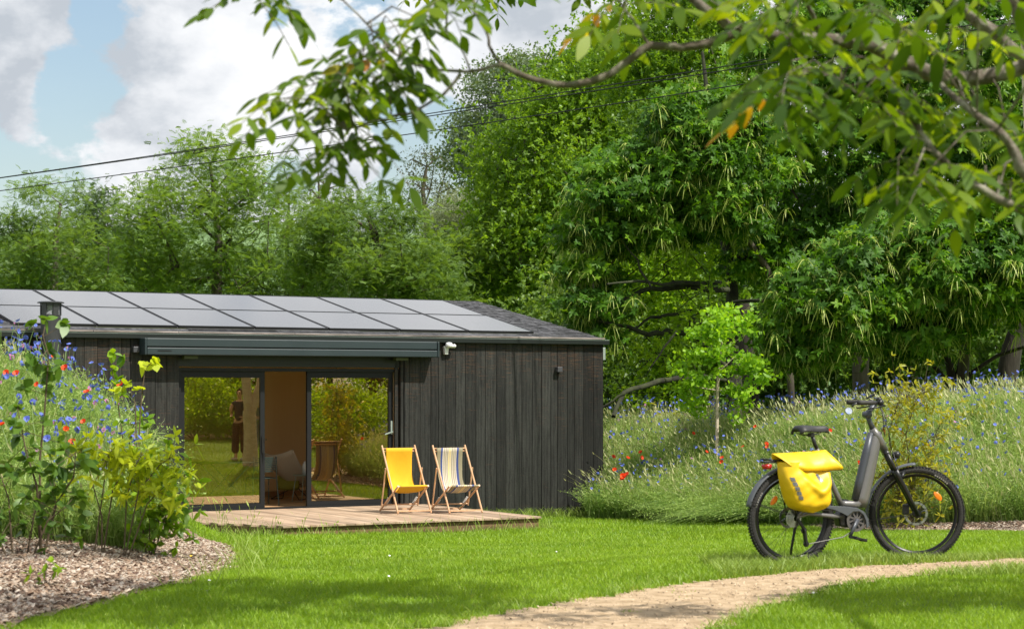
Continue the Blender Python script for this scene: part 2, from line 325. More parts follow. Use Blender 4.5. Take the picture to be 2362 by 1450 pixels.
gx = axis(-700, 700, (-9, 9, .2), 1.18); gy = axis(-500, 1100, (7, 36, .25), 1.15)
X, Y = np.meshgrid(gx, gy); Z = zg(X, Y); nx, ny = len(gx), len(gy)
ii = (np.arange(ny-1)[:, None]*nx+np.arange(nx-1)[None]).ravel()
g = npmesh('ground', np.stack([X.ravel(), Y.ravel(), Z.ravel()], 1), [np.stack([ii, ii+1, ii+nx+1, ii+nx], 1)], groundmat(), smooth=True); tag(g, kind='structure')
# distant green hill
hx = np.linspace(-420, 420, 60); hy = np.linspace(330, 1050, 24); X, Y = np.meshgrid(hx, hy)
Z = -6+62*np.exp(-((X+150)/230)**2)*S(330, 700, Y)+26*np.exp(-((X-70)/130)**2)*S(330, 620, Y)+2.5*np.sin(X*.05)*np.sin(Y*.02); nx, ny = 60, 24
ii = (np.arange(ny-1)[:, None]*nx+np.arange(nx-1)[None]).ravel()
h = npmesh('hills', np.stack([X.ravel(), Y.ravel(), Z.ravel()], 1), [np.stack([ii, ii+1, ii+nx+1, ii+nx], 1)], mat('hill_pasture', (.07, .13, .04), .95, col2=(.15, .24, .09), nscale=.02, thr=(.4, .6)), smooth=True); tag(h, kind='structure')
def sheet(name, poly, m, dz=.004, step=.1, fray=.04, kind='structure'):
    P = np.array(poly); lo, hi = P.min(0), P.max(0); ax = np.arange(lo[0], hi[0]+step, step); ay = np.arange(lo[1], hi[1]+step, step)
    X, Y = np.meshgrid(ax, ay); nx, ny = len(ax), len(ay)
    Z = zg(X, Y)+dz+.008*np.sin(X*7+Y*3)*np.sin(Y*8); keep = inpoly(X+fray*np.sin(Y*9+X*4), Y+fray*np.sin(X*11), poly)
    Z = np.maximum(Z, zg(X, Y)+dz*.9)
    ii = (np.arange(ny-1)[:, None]*nx+np.arange(nx-1)[None]); q = np.stack([ii, ii+1, ii+nx+1, ii+nx], 2); k = keep[:-1, :-1] | keep[1:, 1:]; q = q[k]
    used, inv = np.unique(q, return_inverse=True); V = np.stack([X.ravel(), Y.ravel(), Z.ravel()], 1)[used]
    o = npmesh(name, V, [inv.reshape(-1, 4)], m, smooth=True); return tag(o, kind=kind)
M['gravel'] = mat('sandy_gravel', (.36, .25, .14), .95, col2=(.60, .45, .29), nscale=9, bump=.8, bscale=160, det=12)
M['mulchsoil'] = mat('mulch_base', (.13, .08, .055), .95, col2=(.28, .19, .14), nscale=30, bump=1, bscale=60)
sheet('gravel_path', PATH, M['gravel'], dz=.012)
sheet('mulch_bed', MULCH, M['mulchsoil'], dz=.015)
sheet('mulch_bed', MULCH2, M['mulchsoil'], dz=.015)
def chips(name, n, sampler, lab, cols=(.5, .5), size=(.018, .05)):
    small = name == 'path_gravel'; x, y = sampler(n); n = len(x); z = zg(x, y)+.018+rng.random(n)*(.004 if small else .018)
    L = rng.uniform(*size, n); w = L*rng.uniform(.3, .7, n); a = rng.random(n)*2*PI; t = rng.normal(0, .35, (n, 2))
    d = np.stack([np.cos(a), np.sin(a), t[:, 0]], 1); s = np.stack([-np.sin(a), np.cos(a), t[:, 1]], 1); c = np.stack([x, y, z], 1)
    V = np.empty((n, 8, 3)); up = np.array([0, 0, .004])
    for k, (u, v) in enumerate(((-1, -.7), (1, -1), (.8, 1), (-.9, .8))):
        V[:, k] = c+d*(L/2*u)[:, None]+s*(w/2*v)[:, None]; V[:, k+4] = V[:, k]-up
    b = np.arange(n)[:, None]*8; fs = [b+np.array(f)[None] for f in ((0, 1, 2, 3), (0, 4, 5, 1), (1, 5, 6, 2), (2, 6, 7, 3), (3, 7, 4, 0))]
    tint = np.repeat(rng.random(n), 8)
    m = mat('bark_chips', (.35, .23, .16), .85, tintmix=0)
    nt = m.node_tree; at = nt.nodes.new('ShaderNodeAttribute'); at.attribute_name = 'tint'; r = nt.nodes.new('ShaderNodeValToRGB'); e = r.color_ramp.elements
    e[0].color = (.09, .045, .03, 1); e[1].color = (.57, .50, .42, 1); q = e.new(.35); q.color = (.26, .17, .11, 1); q = e.new(.7); q.color = (.42, .33, .25, 1)
    if small:
        for q in r.color_ramp.elements: q.color = (.22+.45*q.position, .16+.36*q.position, .10+.26*q.position, 1)
    nt.links.new(at.outputs['Fac'], r.inputs[0]); nt.links.new(r.outputs[0], nt.nodes['Principled BSDF'].inputs['Base Color'])
    o = npmesh(name, V.reshape(-1, 3), [np.concatenate(fs)], m, tint=tint); return tag(o, lab, 'gravel' if small else 'bark mulch', kind='stuff')
def polysampler(poly, dens=None):
    P = np.array(poly); lo, hi = P.min(0), P.max(0)
    def f(n):
        x = rng.uniform(lo[0], hi[0], n); y = rng.uniform(lo[1], hi[1], n); k = inpoly(x, y, poly)
        if dens: k &= dens(x, y)
        return x[k], y[k]
    return f
chips('bark_mulch', 150000, polysampler(MULCH, lambda x, y: (x > -.27*y-.7) & (y < 20.8)), 'brown bark chip mulch covering the bed at the foot of the left flower mound')
chips('bark_mulch', 60000, polysampler(MULCH2, lambda x, y: (x < .27*y+.5)), 'brown bark chip mulch strip behind the bicycle front wheel', size=(.03, .07))

chips('path_gravel', 45000, polysampler(PATH, lambda x, y: (np.abs(x) < .27*y+.3) & (y > 8)), 'fine loose sandy gravel scattered over the curved path', size=(.006, .018))
# ---------------------------------------------------------------- cabin
TH = math.atan2(F, 9000-CX); cT, sT = math.cos(TH), math.sin(TH)
C0 = Vector((1.58, 34.8, 0)); DECK = .20; ZW = 2.90
RIDGE = 4.30
def s_at(px, D=0.):
    r = (px-CX)/F; return (C0.x-sT*D-r*(C0.y+cT*D))/(cT-r*sT)
def d_at(s, D=0.): return C0.y-sT*s+cT*D
cabin = empty('cabin', C0, PI+TH, 'low charred black timber cabin with solar panels and sliding glass doors behind the deck', 'cabin')
# local frame: +x runs left along the front wall, -y runs into the building, z up  -> helper L(s, D, z)
def Lc(s, D, z): return Vector((s, -D, z))
def lz(px, py, D=0.): return EYE-(py-HY)*d_at(s_at(px, D), D)/F
sL = 14.6; sA, sB, sC_, sD = s_at(931), s_at(717), s_at(611), s_at(412)      # opening right, right leaf, open gap, left
zT = lz(500, 848)
print('opening', sA, sB, sC_, sD, 'top', zT, 'TH', math.degrees(TH))
DEP = 8.6
def boards(name, s0, s1, z0, z1, D0, m, wmin=.12, wmax=.21, th=.022, seed=3):
    rd = random.Random(seed); b = MB(); s = s0
    while s < s1-1e-3:
        w = rd.choice((.14, .185, .195, .2, .205)); w = min(w, s1-s)
        if s1-s-w < .06: w = s1-s
        b.cur = rd.random(); o = rd.uniform(0, .009)
        b.box(Lc(s+w/2, D0-th/2-o, (z0+z1)/2), (w-.009, th, z1-z0)); s += w
    return b.build(name, m, cabin)
# front wall pieces (cladding in front of a dark backing)
bk = MB()
for a, b_ in ((0, sA), (sD, sL)): bk.box(Lc((a+b_)/2, .09, ZW/2), (b_-a-.002, .18, ZW-.002))
bk.box(Lc((sA+sD)/2, .09, (zT+ZW)/2+.01), (sD-sA, .18, ZW-zT-.02))
for a, b_ in ((.02, DEP),):
    bk.box(Lc(.08, (.185+b_)/2, ZW/2-.05), (.16, b_-.185, ZW-.1)); bk.box(Lc(sL-.08, (3.4+b_)/2, ZW/2-.05), (.16, b_-3.4, ZW-.1)); bk.box(Lc(sL-.08, 1.8, 2.7), (.16, 3.2, .3))  # unseen far end: opening added to let sky light into the room
bk.box(Lc(sL/2, DEP-.09, ZW/2-.1), (sL-.33, .18, ZW-.2))
bk.build('wall', M['metal_black'], cabin)
boards('wall_cladding', .0, sA, -.09, ZW, 0, M['char'], seed=5)
boards('wall_cladding', sD, sL, -.09, ZW, 0, M['char'], seed=9)
h = MB(); h.cur = .4; zc = lz(500, 822)
for k, (za, zb, o) in enumerate(((zT+.03, zT+.10, .01), (zT+.105, zT+.20, .0), (zT+.205, zc+.1, -.005))): h.cur = .3+.2*k; h.box(Lc((sA+sD)/2, .05-o, (za+zb)/2), (sD-sA-.02, .03, zb-za))
h.build('wall_cladding', M['char'], cabin)
eb = MB()                                            # end wall cladding and gable
for k in range(44): eb.cur = random.random(); eb.box(Lc(-.012, .01+.195*k+.097, ZW/2), (.022, .19, ZW-.02))
zr = lambda D: ZW+.06+(RIDGE-abs(D-RIDGE))*math.tan(R(10.4))
eb.cur = .4; V = [Lc(x, D, z) for x in (-.02, .02) for D, z in ((0, ZW-.005), (DEP, ZW-.005), (RIDGE, zr(RIDGE)-.14))]
eb.add(V, [(0, 1, 2), (5, 4, 3), (0, 3, 4, 1), (1, 4, 5, 2), (2, 5, 3, 0)]); eb.build('gable_cladding', M['char'], cabin)
# roof: shingle courses on both slopes
rf = MB(); tp = math.tan(R(10.4)); rd = random.Random(4)
def slab(D0, D1, z0, z1, s0, s1, th):
    V = [Lc(s, D, z) for s in (s0, s1) for D, z in ((D0, z0), (D1, z1), (D1, z1+th), (D0, z0+th))]
    rf.add(V, [(0, 1, 2, 3), (7, 6, 5, 4), (0, 4, 5, 1), (1, 5, 6, 2), (2, 6, 7, 3), (3, 7, 4, 0)])
rf.cur = .2; slab(-.02, RIDGE, ZW+.055, zr(RIDGE)-.03, .06, sL, .02); slab(DEP+.1, RIDGE, ZW+.03, zr(RIDGE)-.03, .06, sL, .02)
nC = 24
for side in (0, 1):
    for c in range(nC):
        D0 = -.06+c*(RIDGE+.06)/nC; D1 = D0+(RIDGE+.06)/nC+.05; zz = ZW+.065+max(D0, -.06)*tp
        if side: D0, D1 = 2*RIDGE-D0, 2*RIDGE-D1
        s = .12+rd.uniform(-.02, .02)-.05
        hi = 2.0 if not side else sL
        while s < (sL-.1):
            w = rd.uniform(.09, .2)
            if side or (s > 1.6 and s < s_at(45, .3)-.4): w = 1.5
            rf.cur = rd.random(); z0 = zz+.03+rd.uniform(0, .008)
            slab(D0, D1, z0, z0+abs(D1-D0)*tp-.018, s+.003, min(s+w, sL)-.003, .012); s += w
rf.build('roof', M['shingle'], cabin)
bt = MB(); s = .02
while s < sL:
    w = rd.uniform(1.2, 2.4); w = min(w, sL-s); bt.cur = rd.random(); bt.box(Lc(s+w/2, -.075, ZW+.078), (w-.008, .10, .024)); s += w
bt.build('eave_board', M['batten'], cabin)
fl = MB(); fl.box(Lc((1.2+s_at(40, .2))/2, .24, ZW+.125), (s_at(40, .2)-1.2, .03, .05)); fl.build('panel_flashing', M['flash'], cabin)
gt = MB(); gt.box(Lc(sL/2-.02, -.06, ZW+.01), (sL+.10, .12, .072)); gt.build('gutter', M['gutter'], cabin, bevel=.003)
gl = MB(); gl.box(Lc(sL/2-.02, -.105, ZW+.052), (sL+.10, .02, .008)); gl.build('gutter_lip', M['galv'], cabin)
hp = MB(); hp.box(Lc(-.105, .25, 2.72), (.15, .15, .22)); hp.build('downpipe_hopper', M['galv'], cabin, bevel=.006)
dp = MB(); dp.tube([Lc(-.065, .25, 2.62), Lc(-.065, .25, .1)], .03, 12); dp.build('downpipe', M['galv'], cabin, smooth=True)
# solar panels: 7 columns by 2 rows
w0 = s_at(1233, .28); PW = (s_at(225, .28)-w0)/6; L2 = (s_at(1020, 3.637)*0+3.60-.28)/math.cos(R(11))/2
for i in range(7):
    for j in range(2):
        t = empty('solar_panel'); t.parent = cabin; c = math.cos(R(11))
        D = .28+(j+.5)*L2*c; t.location = Lc(w0+(i+.5)*PW, D, ZW+.115+D*.203); t.rotation_euler = (-R(11.5), 0, 0)
        a = MB(); a.box((0, 0, 0), (PW-.055, L2-.035, .034)); a.build('panel_glass', M['solar'], t)
        f = MB()
        for sx in (-1, 1): f.box((sx*(PW/2-.021), 0, .001), (.014, L2-.012, .042))
        for sy in (-1, 1): f.box((0, sy*(L2/2-.012), .001), (PW-.058, .012, .042))
        f.build('panel_frame', M['metal_black'], t)
# awning cassette
aL, aR = s_at(335, -.28), s_at(1010, -.28); az0 = EYE-(818-HY)*d_at(aL, -.28)/F; az1 = EYE-(779-HY)*d_at(aL, -.28)/F
aw = empty('awning_cassette'); aw.parent = cabin; zm = az0+(az1-az0)*.48
a = MB(); a.prism([(-.30, az0+.01), (-.31, zm-.004), (-.05, zm-.004), (-.05, az0+.01)], aR, aL); 
def sw(v): return v
b1 = MB()
b1.box(Lc((aL+aR)/2, -.185, (az0+zm)/2-.003), (aL-aR-.04, .25, zm-az0-.012)); b1.build('front_rail', M['awning'], aw, bevel=.012)
b1 = MB(); b1.box(Lc((aL+aR)/2, -.175, (az1+zm)/2+.003), (aL-aR-.04, .24, az1-zm-.004)); b1.build('cover', M['awning'], aw, bevel=.012)
for s in (aL, aR): b1 = MB(); b1.box(Lc(s, -.18, (az0+az1)/2), (.035, .268, az1-az0)); b1.build('end_cap', M['awning'], aw, bevel=.012)
b1 = MB(); b1.box(Lc(aL-.30, -.312, az0+.065), (.22, .004, .02)); b1.build('badge', M['metal_dark'], aw)
for s in (s_at(430), s_at(915)): b1 = MB(); b1.box(Lc(s, -.14, az0-.03), (.22, .12, .045)); b1.build('bracket', M['flash'], aw)
# wall lamps, floodlight sensor, flue
def wlamp(px, py):
    t = empty('wall_lamp'); t.parent = cabin; s = s_at(px); z = lz(px, py); t.location = Lc(s, 0, z)
    b = MB(); b.box((0, .075, 0), (.10, .09, .09)); b.build('lamp_body', M['lampgrey'], t, bevel=.008)
    b = MB(); b.box((0, .027, 0), (.07, .01, .07)); b.build('wall_plate', M['metal_black'], t)
wlamp(1284, 852); wlamp(309, 806)
t = empty('motion_sensor'); t.parent = cabin; t.location = Lc(s_at(1024), 0, lz(1024, 805))
b = MB(); b.prism([(-.045, .05), (.045, .05), (.03, -.09), (-.03, -.09)], .03, .10); b.build('housing', M['white'], t, bevel=.01)
b = MB(); b.lathe([(0, -.04), (.05, -.03), (.062, .01), (.05, .05), (0, .06)], (-.03, .12, .055), 'z', 16); b.build('sensor_head', M['white'], t, smooth=True)
for dx in (-.075, -.12): b = MB(); b.lathe([(0, -.02), (.03, -.015), (.035, .02), (.02, .05), (0, .052)], (dx, .12, .05), 'y', 12); b.build('lamp_head', M['white'], t, smooth=True)
t = empty('flue'); t.parent = cabin; sf = s_at(117, -.35); df = d_at(sf, -.35); k = df/F; t.location = Lc(sf, -.35, 0); r = 23*k
zt = EYE+(HY-697)*k; zb_ = EYE+(HY-730)*k
b = MB(); b.lathe([(0, .1), (r, .1), (r, zb_-.01), (0, zb_-.01)]); b.build('pipe', M['flue'], t, smooth=False)
b = MB(); b.lathe([(r*.98, zb_-.03), (r*.98, zb_+.03)]); b.lathe([(r*.98, zt-.05), (r*.98, zt-.01)])
for q in range(5):
    a = 2*PI*q/5+.55; b.box((r*.97*math.cos(a), r*.97*math.sin(a), (zb_+zt)/2), (.012, .09, zt-zb_-.03), rz=a)
b.build('cowl', M['flue'], t)
b = MB(); b.lathe([(r*.86, zb_), (r*.86, zt-.02)]); b.build('spark_mesh', M['mesh'], t)
b = MB(); b.lathe([(0, zt+.015), (r*1.1, zt+.012), (r*1.33, zt), (r*1.33, zt-.012), (0, zt-.012)]); b.build('rain_cap', M['flue'], t)
# sliding doors
def frame4(s0, s1, z0, z1, D, w, dep, name, par, m=M['metal_dark'], wt=None):
    b = MB(); wt = wt or w
    b.box(Lc(s0+w/2, D, (z0+z1)/2), (w, dep, z1-z0)); b.box(Lc(s1-w/2, D, (z0+z1)/2), (w, dep, z1-z0))
    b.box(Lc((s0+s1)/2, D, z0+w/2), (s1-s0-2*w, dep, w)); b.box(Lc((s0+s1)/2, D, z1-wt/2), (s1-s0-2*w, dep, wt)); return b.build(name, m, par)
dr = empty('sliding_doors'); dr.parent = cabin
frame4(sA, sD, DECK-.03, zT, .10, .05, .14, 'door_frame', dr)
b = MB(); b.box(Lc(sA+.13, .02, (DECK+zT)/2+.05), (.055, .04, zT-DECK+.1)); b.box(Lc(sA+.045, -.005, (DECK+zT)/2+.08), (.05, .05, zT-DECK+.2)); b.build('side_channel', M['char'], dr)
def pane(s0, s1, D):
    p = frame4(s0, s1, DECK+.02, zT-.05, D, .075, .05, 'door_leaf', dr, wt=.10)
    g = MB(); g.box(Lc((s0+s1)/2, D, (DECK+zT)/2-.01), (s1-s0-.15, .004, zT-.05-DECK-.175)); g.build('glass', M['glass'], p)
    return p
pR = pane(sA+.16, sB+.03, .10); pL = pane(sC_-.03, sD-.05, .10)
b = MB(); hs = sA+.19; b.box(Lc(hs, .065, 1.47), (.035, .02, .22)); b.bar(Lc(hs, .03, 1.40), Lc(hs+.14, .03, 1.36), .02, .02); b.box(Lc(hs, .045, 1.40), (.02, .04, .02)); b.build('handle', M['galv'], pR)
b = MB(); b.box(Lc(sC_+.01, .065, 1.22), (.03, .015, .26)); b.bar(Lc(sC_-.0, .05, 1.30), Lc(sC_-.05, .04, 1.30), .012, .012); b.tube([Lc(sC_+.0, .05, 1.1), Lc(sC_-.01, .04, .98)], .008, 6); b.build('handle', M['metal_black'], pL)
# room inside
rm = MB(); rs0, rs1, rD, rz1 = sA-.35, sL-.05, 3.3, 2.62
for k in range(6): 
    a = rs0+(rs1-rs0)*k/6; rm.cur = .3+.4*((k*37) % 5)/5; rm.box(Lc(a+(rs1-rs0)/12, rD+.02, (DECK+rz1)/2), ((rs1-rs0)/6-.004, .03, rz1-DECK))
rm.cur = .5; rm.box(Lc(rs0-.02, rD/2+.1, (DECK+rz1)/2), (.03, rD-.2, rz1-DECK))
ce = MB(); ce.box(Lc((rs0+rs1)/2, rD/2+.1, rz1+.02), (rs1-rs0, rD-.2, .03)); ce.build('interior_ceiling', M['ceil'], cabin)
rm.box(Lc(sA+.08, .30, (DECK+zT)/2), (.03, .22, zT-DECK))
rm.build('interior_panelling', M['plywood'], cabin)
b = MB(); s = rs0
while s < rs1: b.cur = random.random(); b.box(Lc(s+.06, rD/2+.1, DECK-.012), (.117, rD-.2, .02)); s += .12
b.build('interior_floor', M['floorwood'], cabin)
b = MB(); b.box(Lc((rs0+rs1)/2, rD-.01, DECK+.05), (rs1-rs0-.04, .015, .10)); b.build('skirting', wood('skirting_wood', (.35, .18, .07), (.4, .22, .09)), cabin)
def WL(s, D, z): return C0+Vector((-cT*s-sT*D, -sT*s+cT*D, z))
# ---------------------------------------------------------------- deck
deck = empty('wooden_deck', C0, PI+TH, 'brown timber plank deck in front of the sliding doors', 'deck')
dl = [(3.53, 0), (3.53, 3.76), (7.75, 3.76), (8.75, 1.9), (9.7, .9), (9.7, 0)]     # s, forward distance
def fwd(s): return float(np.interp(s, [3.52, 3.53, 7.75, 8.75, 9.7], [3.76, 3.76, 3.76, 1.9, .9]))
b = MB(); s = 3.53; k = 0
while s < 9.6:
    f = min(fwd(s), fwd(s+.14)); b.cur = random.random(); x0_ = 0
    cut = random.uniform(.8, 2.8)
    for a0, a1 in ((.03, cut-.002), (cut+.002, f)):
        if a1 > a0+.05: b.cur = random.random(); b.box(Lc(s+.068, -(a0+a1)/2, DECK-.014), (.134, a1-a0, .027))
    s += .14
b.build('boards', M['deck'], deck, bevel=.002)
b = MB()
pts = [(3.56, .05), (3.56, 3.70), (7.73, 3.70), (8.7, 1.9), (9.6, .95)]
for p, q in zip(pts, pts[1:]): b.bar(Lc(p[0], -p[1], DECK-.15), Lc(q[0], -q[1], DECK-.15), .03, .24)
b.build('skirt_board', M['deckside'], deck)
# ---------------------------------------------------------------- deck chairs
def stripemat():
    m = mat('striped_canvas', (.5, .5, .4), .8); nt = m.node_tree; N = nt.nodes; tc = N.new('ShaderNodeTexCoord'); sx = N.new('ShaderNodeSeparateXYZ'); nt.links.new(tc.outputs['Object'], sx.inputs[0])
    mr = N.new('ShaderNodeMapRange'); mr.inputs['From Min'].default_value = -.235; mr.inputs['From Max'].default_value = .235; nt.links.new(sx.outputs[0], mr.inputs['Value'])
    r = N.new('ShaderNodeValToRGB'); r.color_ramp.interpolation = 'CONSTANT'; K = (.25, .22, .135); B = (.035, .06, .20); C = (.52, .46, .38); Y = (.72, .55, .14)
    st = [(0, K), (.18, B), (.25, C), (.30, K), (.325, C), (.36, K), (.385, C), (.42, K), (.445, C), (.475, Y), (.50, C), (.53, Y), (.55, C), (.585, K), (.61, C), (.645, K), (.67, C), (.70, K), (.72, C), (.755, B), (.825, K)]
    e = r.color_ramp.elements; e[0].position = 0; e[0].color = (*K, 1); e[1].position = .825; e[1].color = (*K, 1)
    for p, c in st[1:-1]: q = e.new(p); q.color = (*c, 1)
    nt.links.new(mr.outputs[0], r.inputs[0]); nt.links.new(r.outputs[0], N['Principled BSDF'].inputs['Base Color']); return m
M['stripe'] = stripemat()
M['rope'] = mat('white_rope', (.75, .73, .7), .8)
def deck_chair(loc, rz, label, cloth):
    t = empty('deck_chair', loc, rz, label, 'deck chair', 'folding deck chairs on the timber deck')
    # local: x right, -y front (towards the sitter's feet), z up
    A0, A1 = (-.35, .0), (.27, 1.03); B0, B1 = (.40, .012), (-.30, .43); P0, P1 = (.055, .69), (.215, .10)
    def P(x, p, lift=0): return (x, p[0], p[1]+lift)
    a = MB()
    for s in (-1, 1): a.tube([P(s*.275, A0, .02), P(s*.275, A1)], .0175, 8, squash=((1, 0, 0), .8))
    a.bar(P(-.27, (-.335, .055)), P(.27, (-.335, .055)), .045, .02); a.build('back_frame', M['beech'], t, smooth=False)
    a = MB(); ln = lambda k: (A0[0]+(A1[0]-A0[0])*k, A0[1]+(A1[1]-A0[1])*k)
    for k, o__ in ((.955, 0), (.915, .035)):
        q_ = ln(k); a.tube([(-.27, q_[0]+o__, q_[1]), (.27, q_[0]+o__, q_[1])], .011, 8)
    a.build('top_bar', M['beech'], t, smooth=True)
    a = MB()
    for s in (-1, 1): a.tube([P(s*.25, B0, .015), P(s*.25, B1)], .0175, 8, squash=((1, 0, 0), .75))
    a.tube([P(-.245, B1, -.006), P(.245, B1, -.006)], .012, 8); a.bar(P(-.24, (.36, .045)), P(.24, (.36, .045)), .04, .02); a.build('seat_frame', M['beech'], t)
    a = MB()
    for s in (-1, 1): a.tube([P(s*.305, P0), P(s*.305, P1)], .016, 8, squash=((1, 0, 0), .7))
    a.tube([P(-.30, (.21, .125)), P(.30, (.21, .125))], .011, 8); a.build('prop_frame', M['beech'], t)
    for s in (1, -1):
        a = MB()
        for q in range(9):
            c = Vector((s*.235, .10+.018*q, .22-.0135*q)); a.tube([c+Vector((-.015, 0, .02)), c+Vector((.02, .01, .012)), c+Vector((.018, 0, -.018)), c+Vector((-.018, -.006, -.01))], .005, 5)
        a.build('notch_rope', M['rope'], t, smooth=True)
    T = Vector((0, ln(.955)[0]-.018, ln(.955)[1]+.006)); Bq = Vector((0, B1[0]-.008, B1[1]+.012)); rows = []; n = 26
    c1 = Vector((0, .30, .50)); c2 = Vector((0, .06, .14))
    for i in range(n+1):
        u = i/n; p = T*(1-u)**3+c1*3*u*(1-u)**2+c2*3*u*u*(1-u)+Bq*u**3
        w = .222*(1-.07*math.sin(PI*u)); row = []
        for j in range(17):
            v = j/16*2-1; sag = .06*(1-v*v)*math.sin(PI*u)+.004*math.sin(v*9+u*17)*math.sin(PI*u)
            row.append((v*w, p.y+sag, p.z-sag*.6))
        rows.append(row)
    rows = [[(q[0], T.y+.03, T.z-.02) for q in rows[0]], [(q[0], T.y+.012, T.z+.003) for q in rows[0]]]+rows+[[(q[0], Bq.y-.006, Bq.z-.02) for q in rows[-1]], [(q[0], Bq.y+.02, Bq.z-.04) for q in rows[-1]]]
    a = MB(); a.grid(rows); a.build('canvas', cloth, t, smooth=True, thick=.002)
    return t
def deckpt(px, py): d = (EYE-DECK)*F/(py-HY); return Vector(((px-CX)/F*d, d, DECK))
ph = R(27); off = Vector((-math.sin(ph), math.cos(ph), 0))*.35
deck_chair(deckpt(956.5, 1185.7)+off, ph, 'folding deck chair with plain yellow canvas beside the glass door', M['yellowcloth'])
deck_chair(deckpt(1075, 1184.9)+off, ph, 'folding deck chair with beige canvas striped in blue, white and yellow', M['stripe'])
# ---------------------------------------------------------------- bicycle (local: +x heading, +y away from the viewer, z up; origin at rear wheel contact)
M['tyre'] = mat('tyre_rubber', (.018, .017, .016), .75, bump=.4, bscale=120)
M['rim'] = mat('rim_black', (.012, .012, .013), .35, metal=.5)
M['frame'] = mat('grey_frame_paint', (.145, .14, .137), .36, metal=.25, coat=.5)
M['frame2'] = mat('dark_frame_cover', (.06, .066, .08), .4, metal=.2)
M['fender'] = mat('mudguard_plastic', (.075, .083, .095), .45)
M['chrome'] = mat('bare_steel', (.45, .45, .46), .3, metal=1)
M['saddle'] = mat('saddle_cover', (.02, .02, .021), .55)
M['grip'] = mat('grip_rubber', (.03, .028, .027), .7)
M['amber'] = mat('amber_reflector', (.85, .22, .01), .25, coat=.6)
M['red'] = mat('red_lens', (.45, .01, .01), .2, coat=.6)
M['letters'] = mat('tyre_letters', (.22, .21, .19), .7)
M['mirror'] = mat('mirror_glass', (.75, .8, .85), .03, metal=1)
M['bag'] = mat('yellow_tarpaulin', (.70, .46, .005), .45, spec=.45, col2=(.74, .49, .008), nscale=4, bump=.45, bscale=5)
M['reflect'] = mat('reflective_tape', (.30, .31, .33), .35, metal=.3)
BYAW = R(24)
ZB = .36; KX = 1.062/(1070*math.cos(BYAW)); KZ = 1/1070
DB = 15.35; BS = DB/14.62; ctr = W(1680+499/3.4517, 880+1085/3.4517, DB)
borg = Vector((ctr.x, ctr.y, ctr.z-ZB*BS))
bike = empty('bicycle', borg, BYAW, 'grey low-step electric bicycle parked on the grass beside the path', 'bicycle'); bike.scale = (BS, BS, BS)
def B(cx, cy, y=0): return Vector(((cx-499)*KX, y, ZB+(1085-cy)*KZ+(cx-499)*KX*math.sin(BYAW)*(-.004)))
WB = (1522-499)*KX; HZ = ZB+.004
print('wheelbase', WB, 'ground', zgf(borg.x, borg.y), borg)
def wheel(parent, c, yaw, spokeoff, refl_ang, disc_r, rot=0):
    t = empty('wheel', c, yaw); t.parent = parent
    b = MB(); n = 72; rr = .332; tr = .0245
    rows = []
    for i in range(n+1):
        a = 2*PI*i/n; row = []
        for k in range(13):
            q = 2*PI*k/12; r = rr+tr*math.cos(q); row.append((r*math.cos(a), tr*math.sin(q)*.95, r*math.sin(a)))
        rows.append(row)
    b.grid(rows)
    for i in range(96):                             # tread blocks
        a = 2*PI*i/96
        for yy in (-.017, 0, .017):
            r = rr+tr*(.93 if yy else 1.0)+.0015; Mx = Matrix.Rotation(-a, 3, 'Y'); aa = a+(.02 if yy == 0 else 0)
            b.box((r*math.cos(aa), yy, r*math.sin(aa)), (.008, .011, .012), M=Matrix.Rotation(-aa, 3, 'Y'))
    ty = b.build('tyre', M['tyre'], t, smooth=False)
    b = MB(); rows = []
    for i in range(n+1):
        a = 2*PI*i/n; rows.append([((r)*math.cos(a), y, r*math.sin(a)) for r, y in ((.303, -.013), (.303, .013), (.281, .010), (.281, -.010), (.303, -.013))])
    b.grid(rows); b.build('rim', M['rim'], t, smooth=True)
    b = MB()
    for i in range(32):
        a = 2*PI*i/32+rot; s = 1 if i % 2 else -1; h = a+(.9 if i % 4 < 2 else -.9)
        b.tube([(.027*math.cos(h), s*.03, .027*math.sin(h)), (.283*math.cos(a), s*.004, .283*math.sin(a))], .0011, 4)
    b.build('spokes', M['rim'], t)
    b = MB(); b.lathe([(0, -.055), (.012, -.055), (.014, -.035), (.03, -.033), (.03, -.026), (.02, -.02), (.02, .02), (.03, .026), (.03, .033), (.014, .035), (.012, .055), (0, .055)], axis='y', seg=20); b.build('hub', M['rim'], t, smooth=False)
    b = MB(); nn = 48
    rows = [[(r*math.cos(2*PI*i/nn), .042, r*math.sin(2*PI*i/nn)) for r in (disc_r-.018+.003*math.sin(i*2), disc_r)] for i in range(nn+1)]
    b.grid(rows)
    for i in range(6): a = 2*PI*i/6; b.bar((.02*math.cos(a), .042, .02*math.sin(a)), ((disc_r-.015)*math.cos(a+.4), .042, (disc_r-.015)*math.sin(a+.4)), .006, .002)
    b.build('brake_disc', M['chrome'], t, thick=.0018)
    b = MB(); rf_ = .205; ca, sa = math.cos(refl_ang), math.sin(refl_ang)
    rows = []
    for i in range(9):
        u = -1+i/4; w = math.sqrt(max(0, 1-u*u)); rows.append([(u*.042, -.012-.006*(w), v*.021*w) for v in (-1, -.5, 0, .5, 1)])
    b.grid([[Vector((rf_*ca, 0, rf_*sa))+Matrix.Rotation(-refl_ang+(PI/2), 3, 'Y') @ Vector(p) for p in r] for r in rows])
    b.build('reflector', M['amber'], t, smooth=True, thick=.004)
    b = MB()                                        # lettering dashes on the sidewall
    for a0 in (refl_ang+.42,):
        for q in range(7):
            a = a0-.055*q; b.box((.322*math.cos(a), -tr*.98, .322*math.sin(a)), (.012, .001, .011), M=Matrix.Rotation(-a, 3, 'Y'))
    b.build('sidewall_marking', M['letters'], t); return t
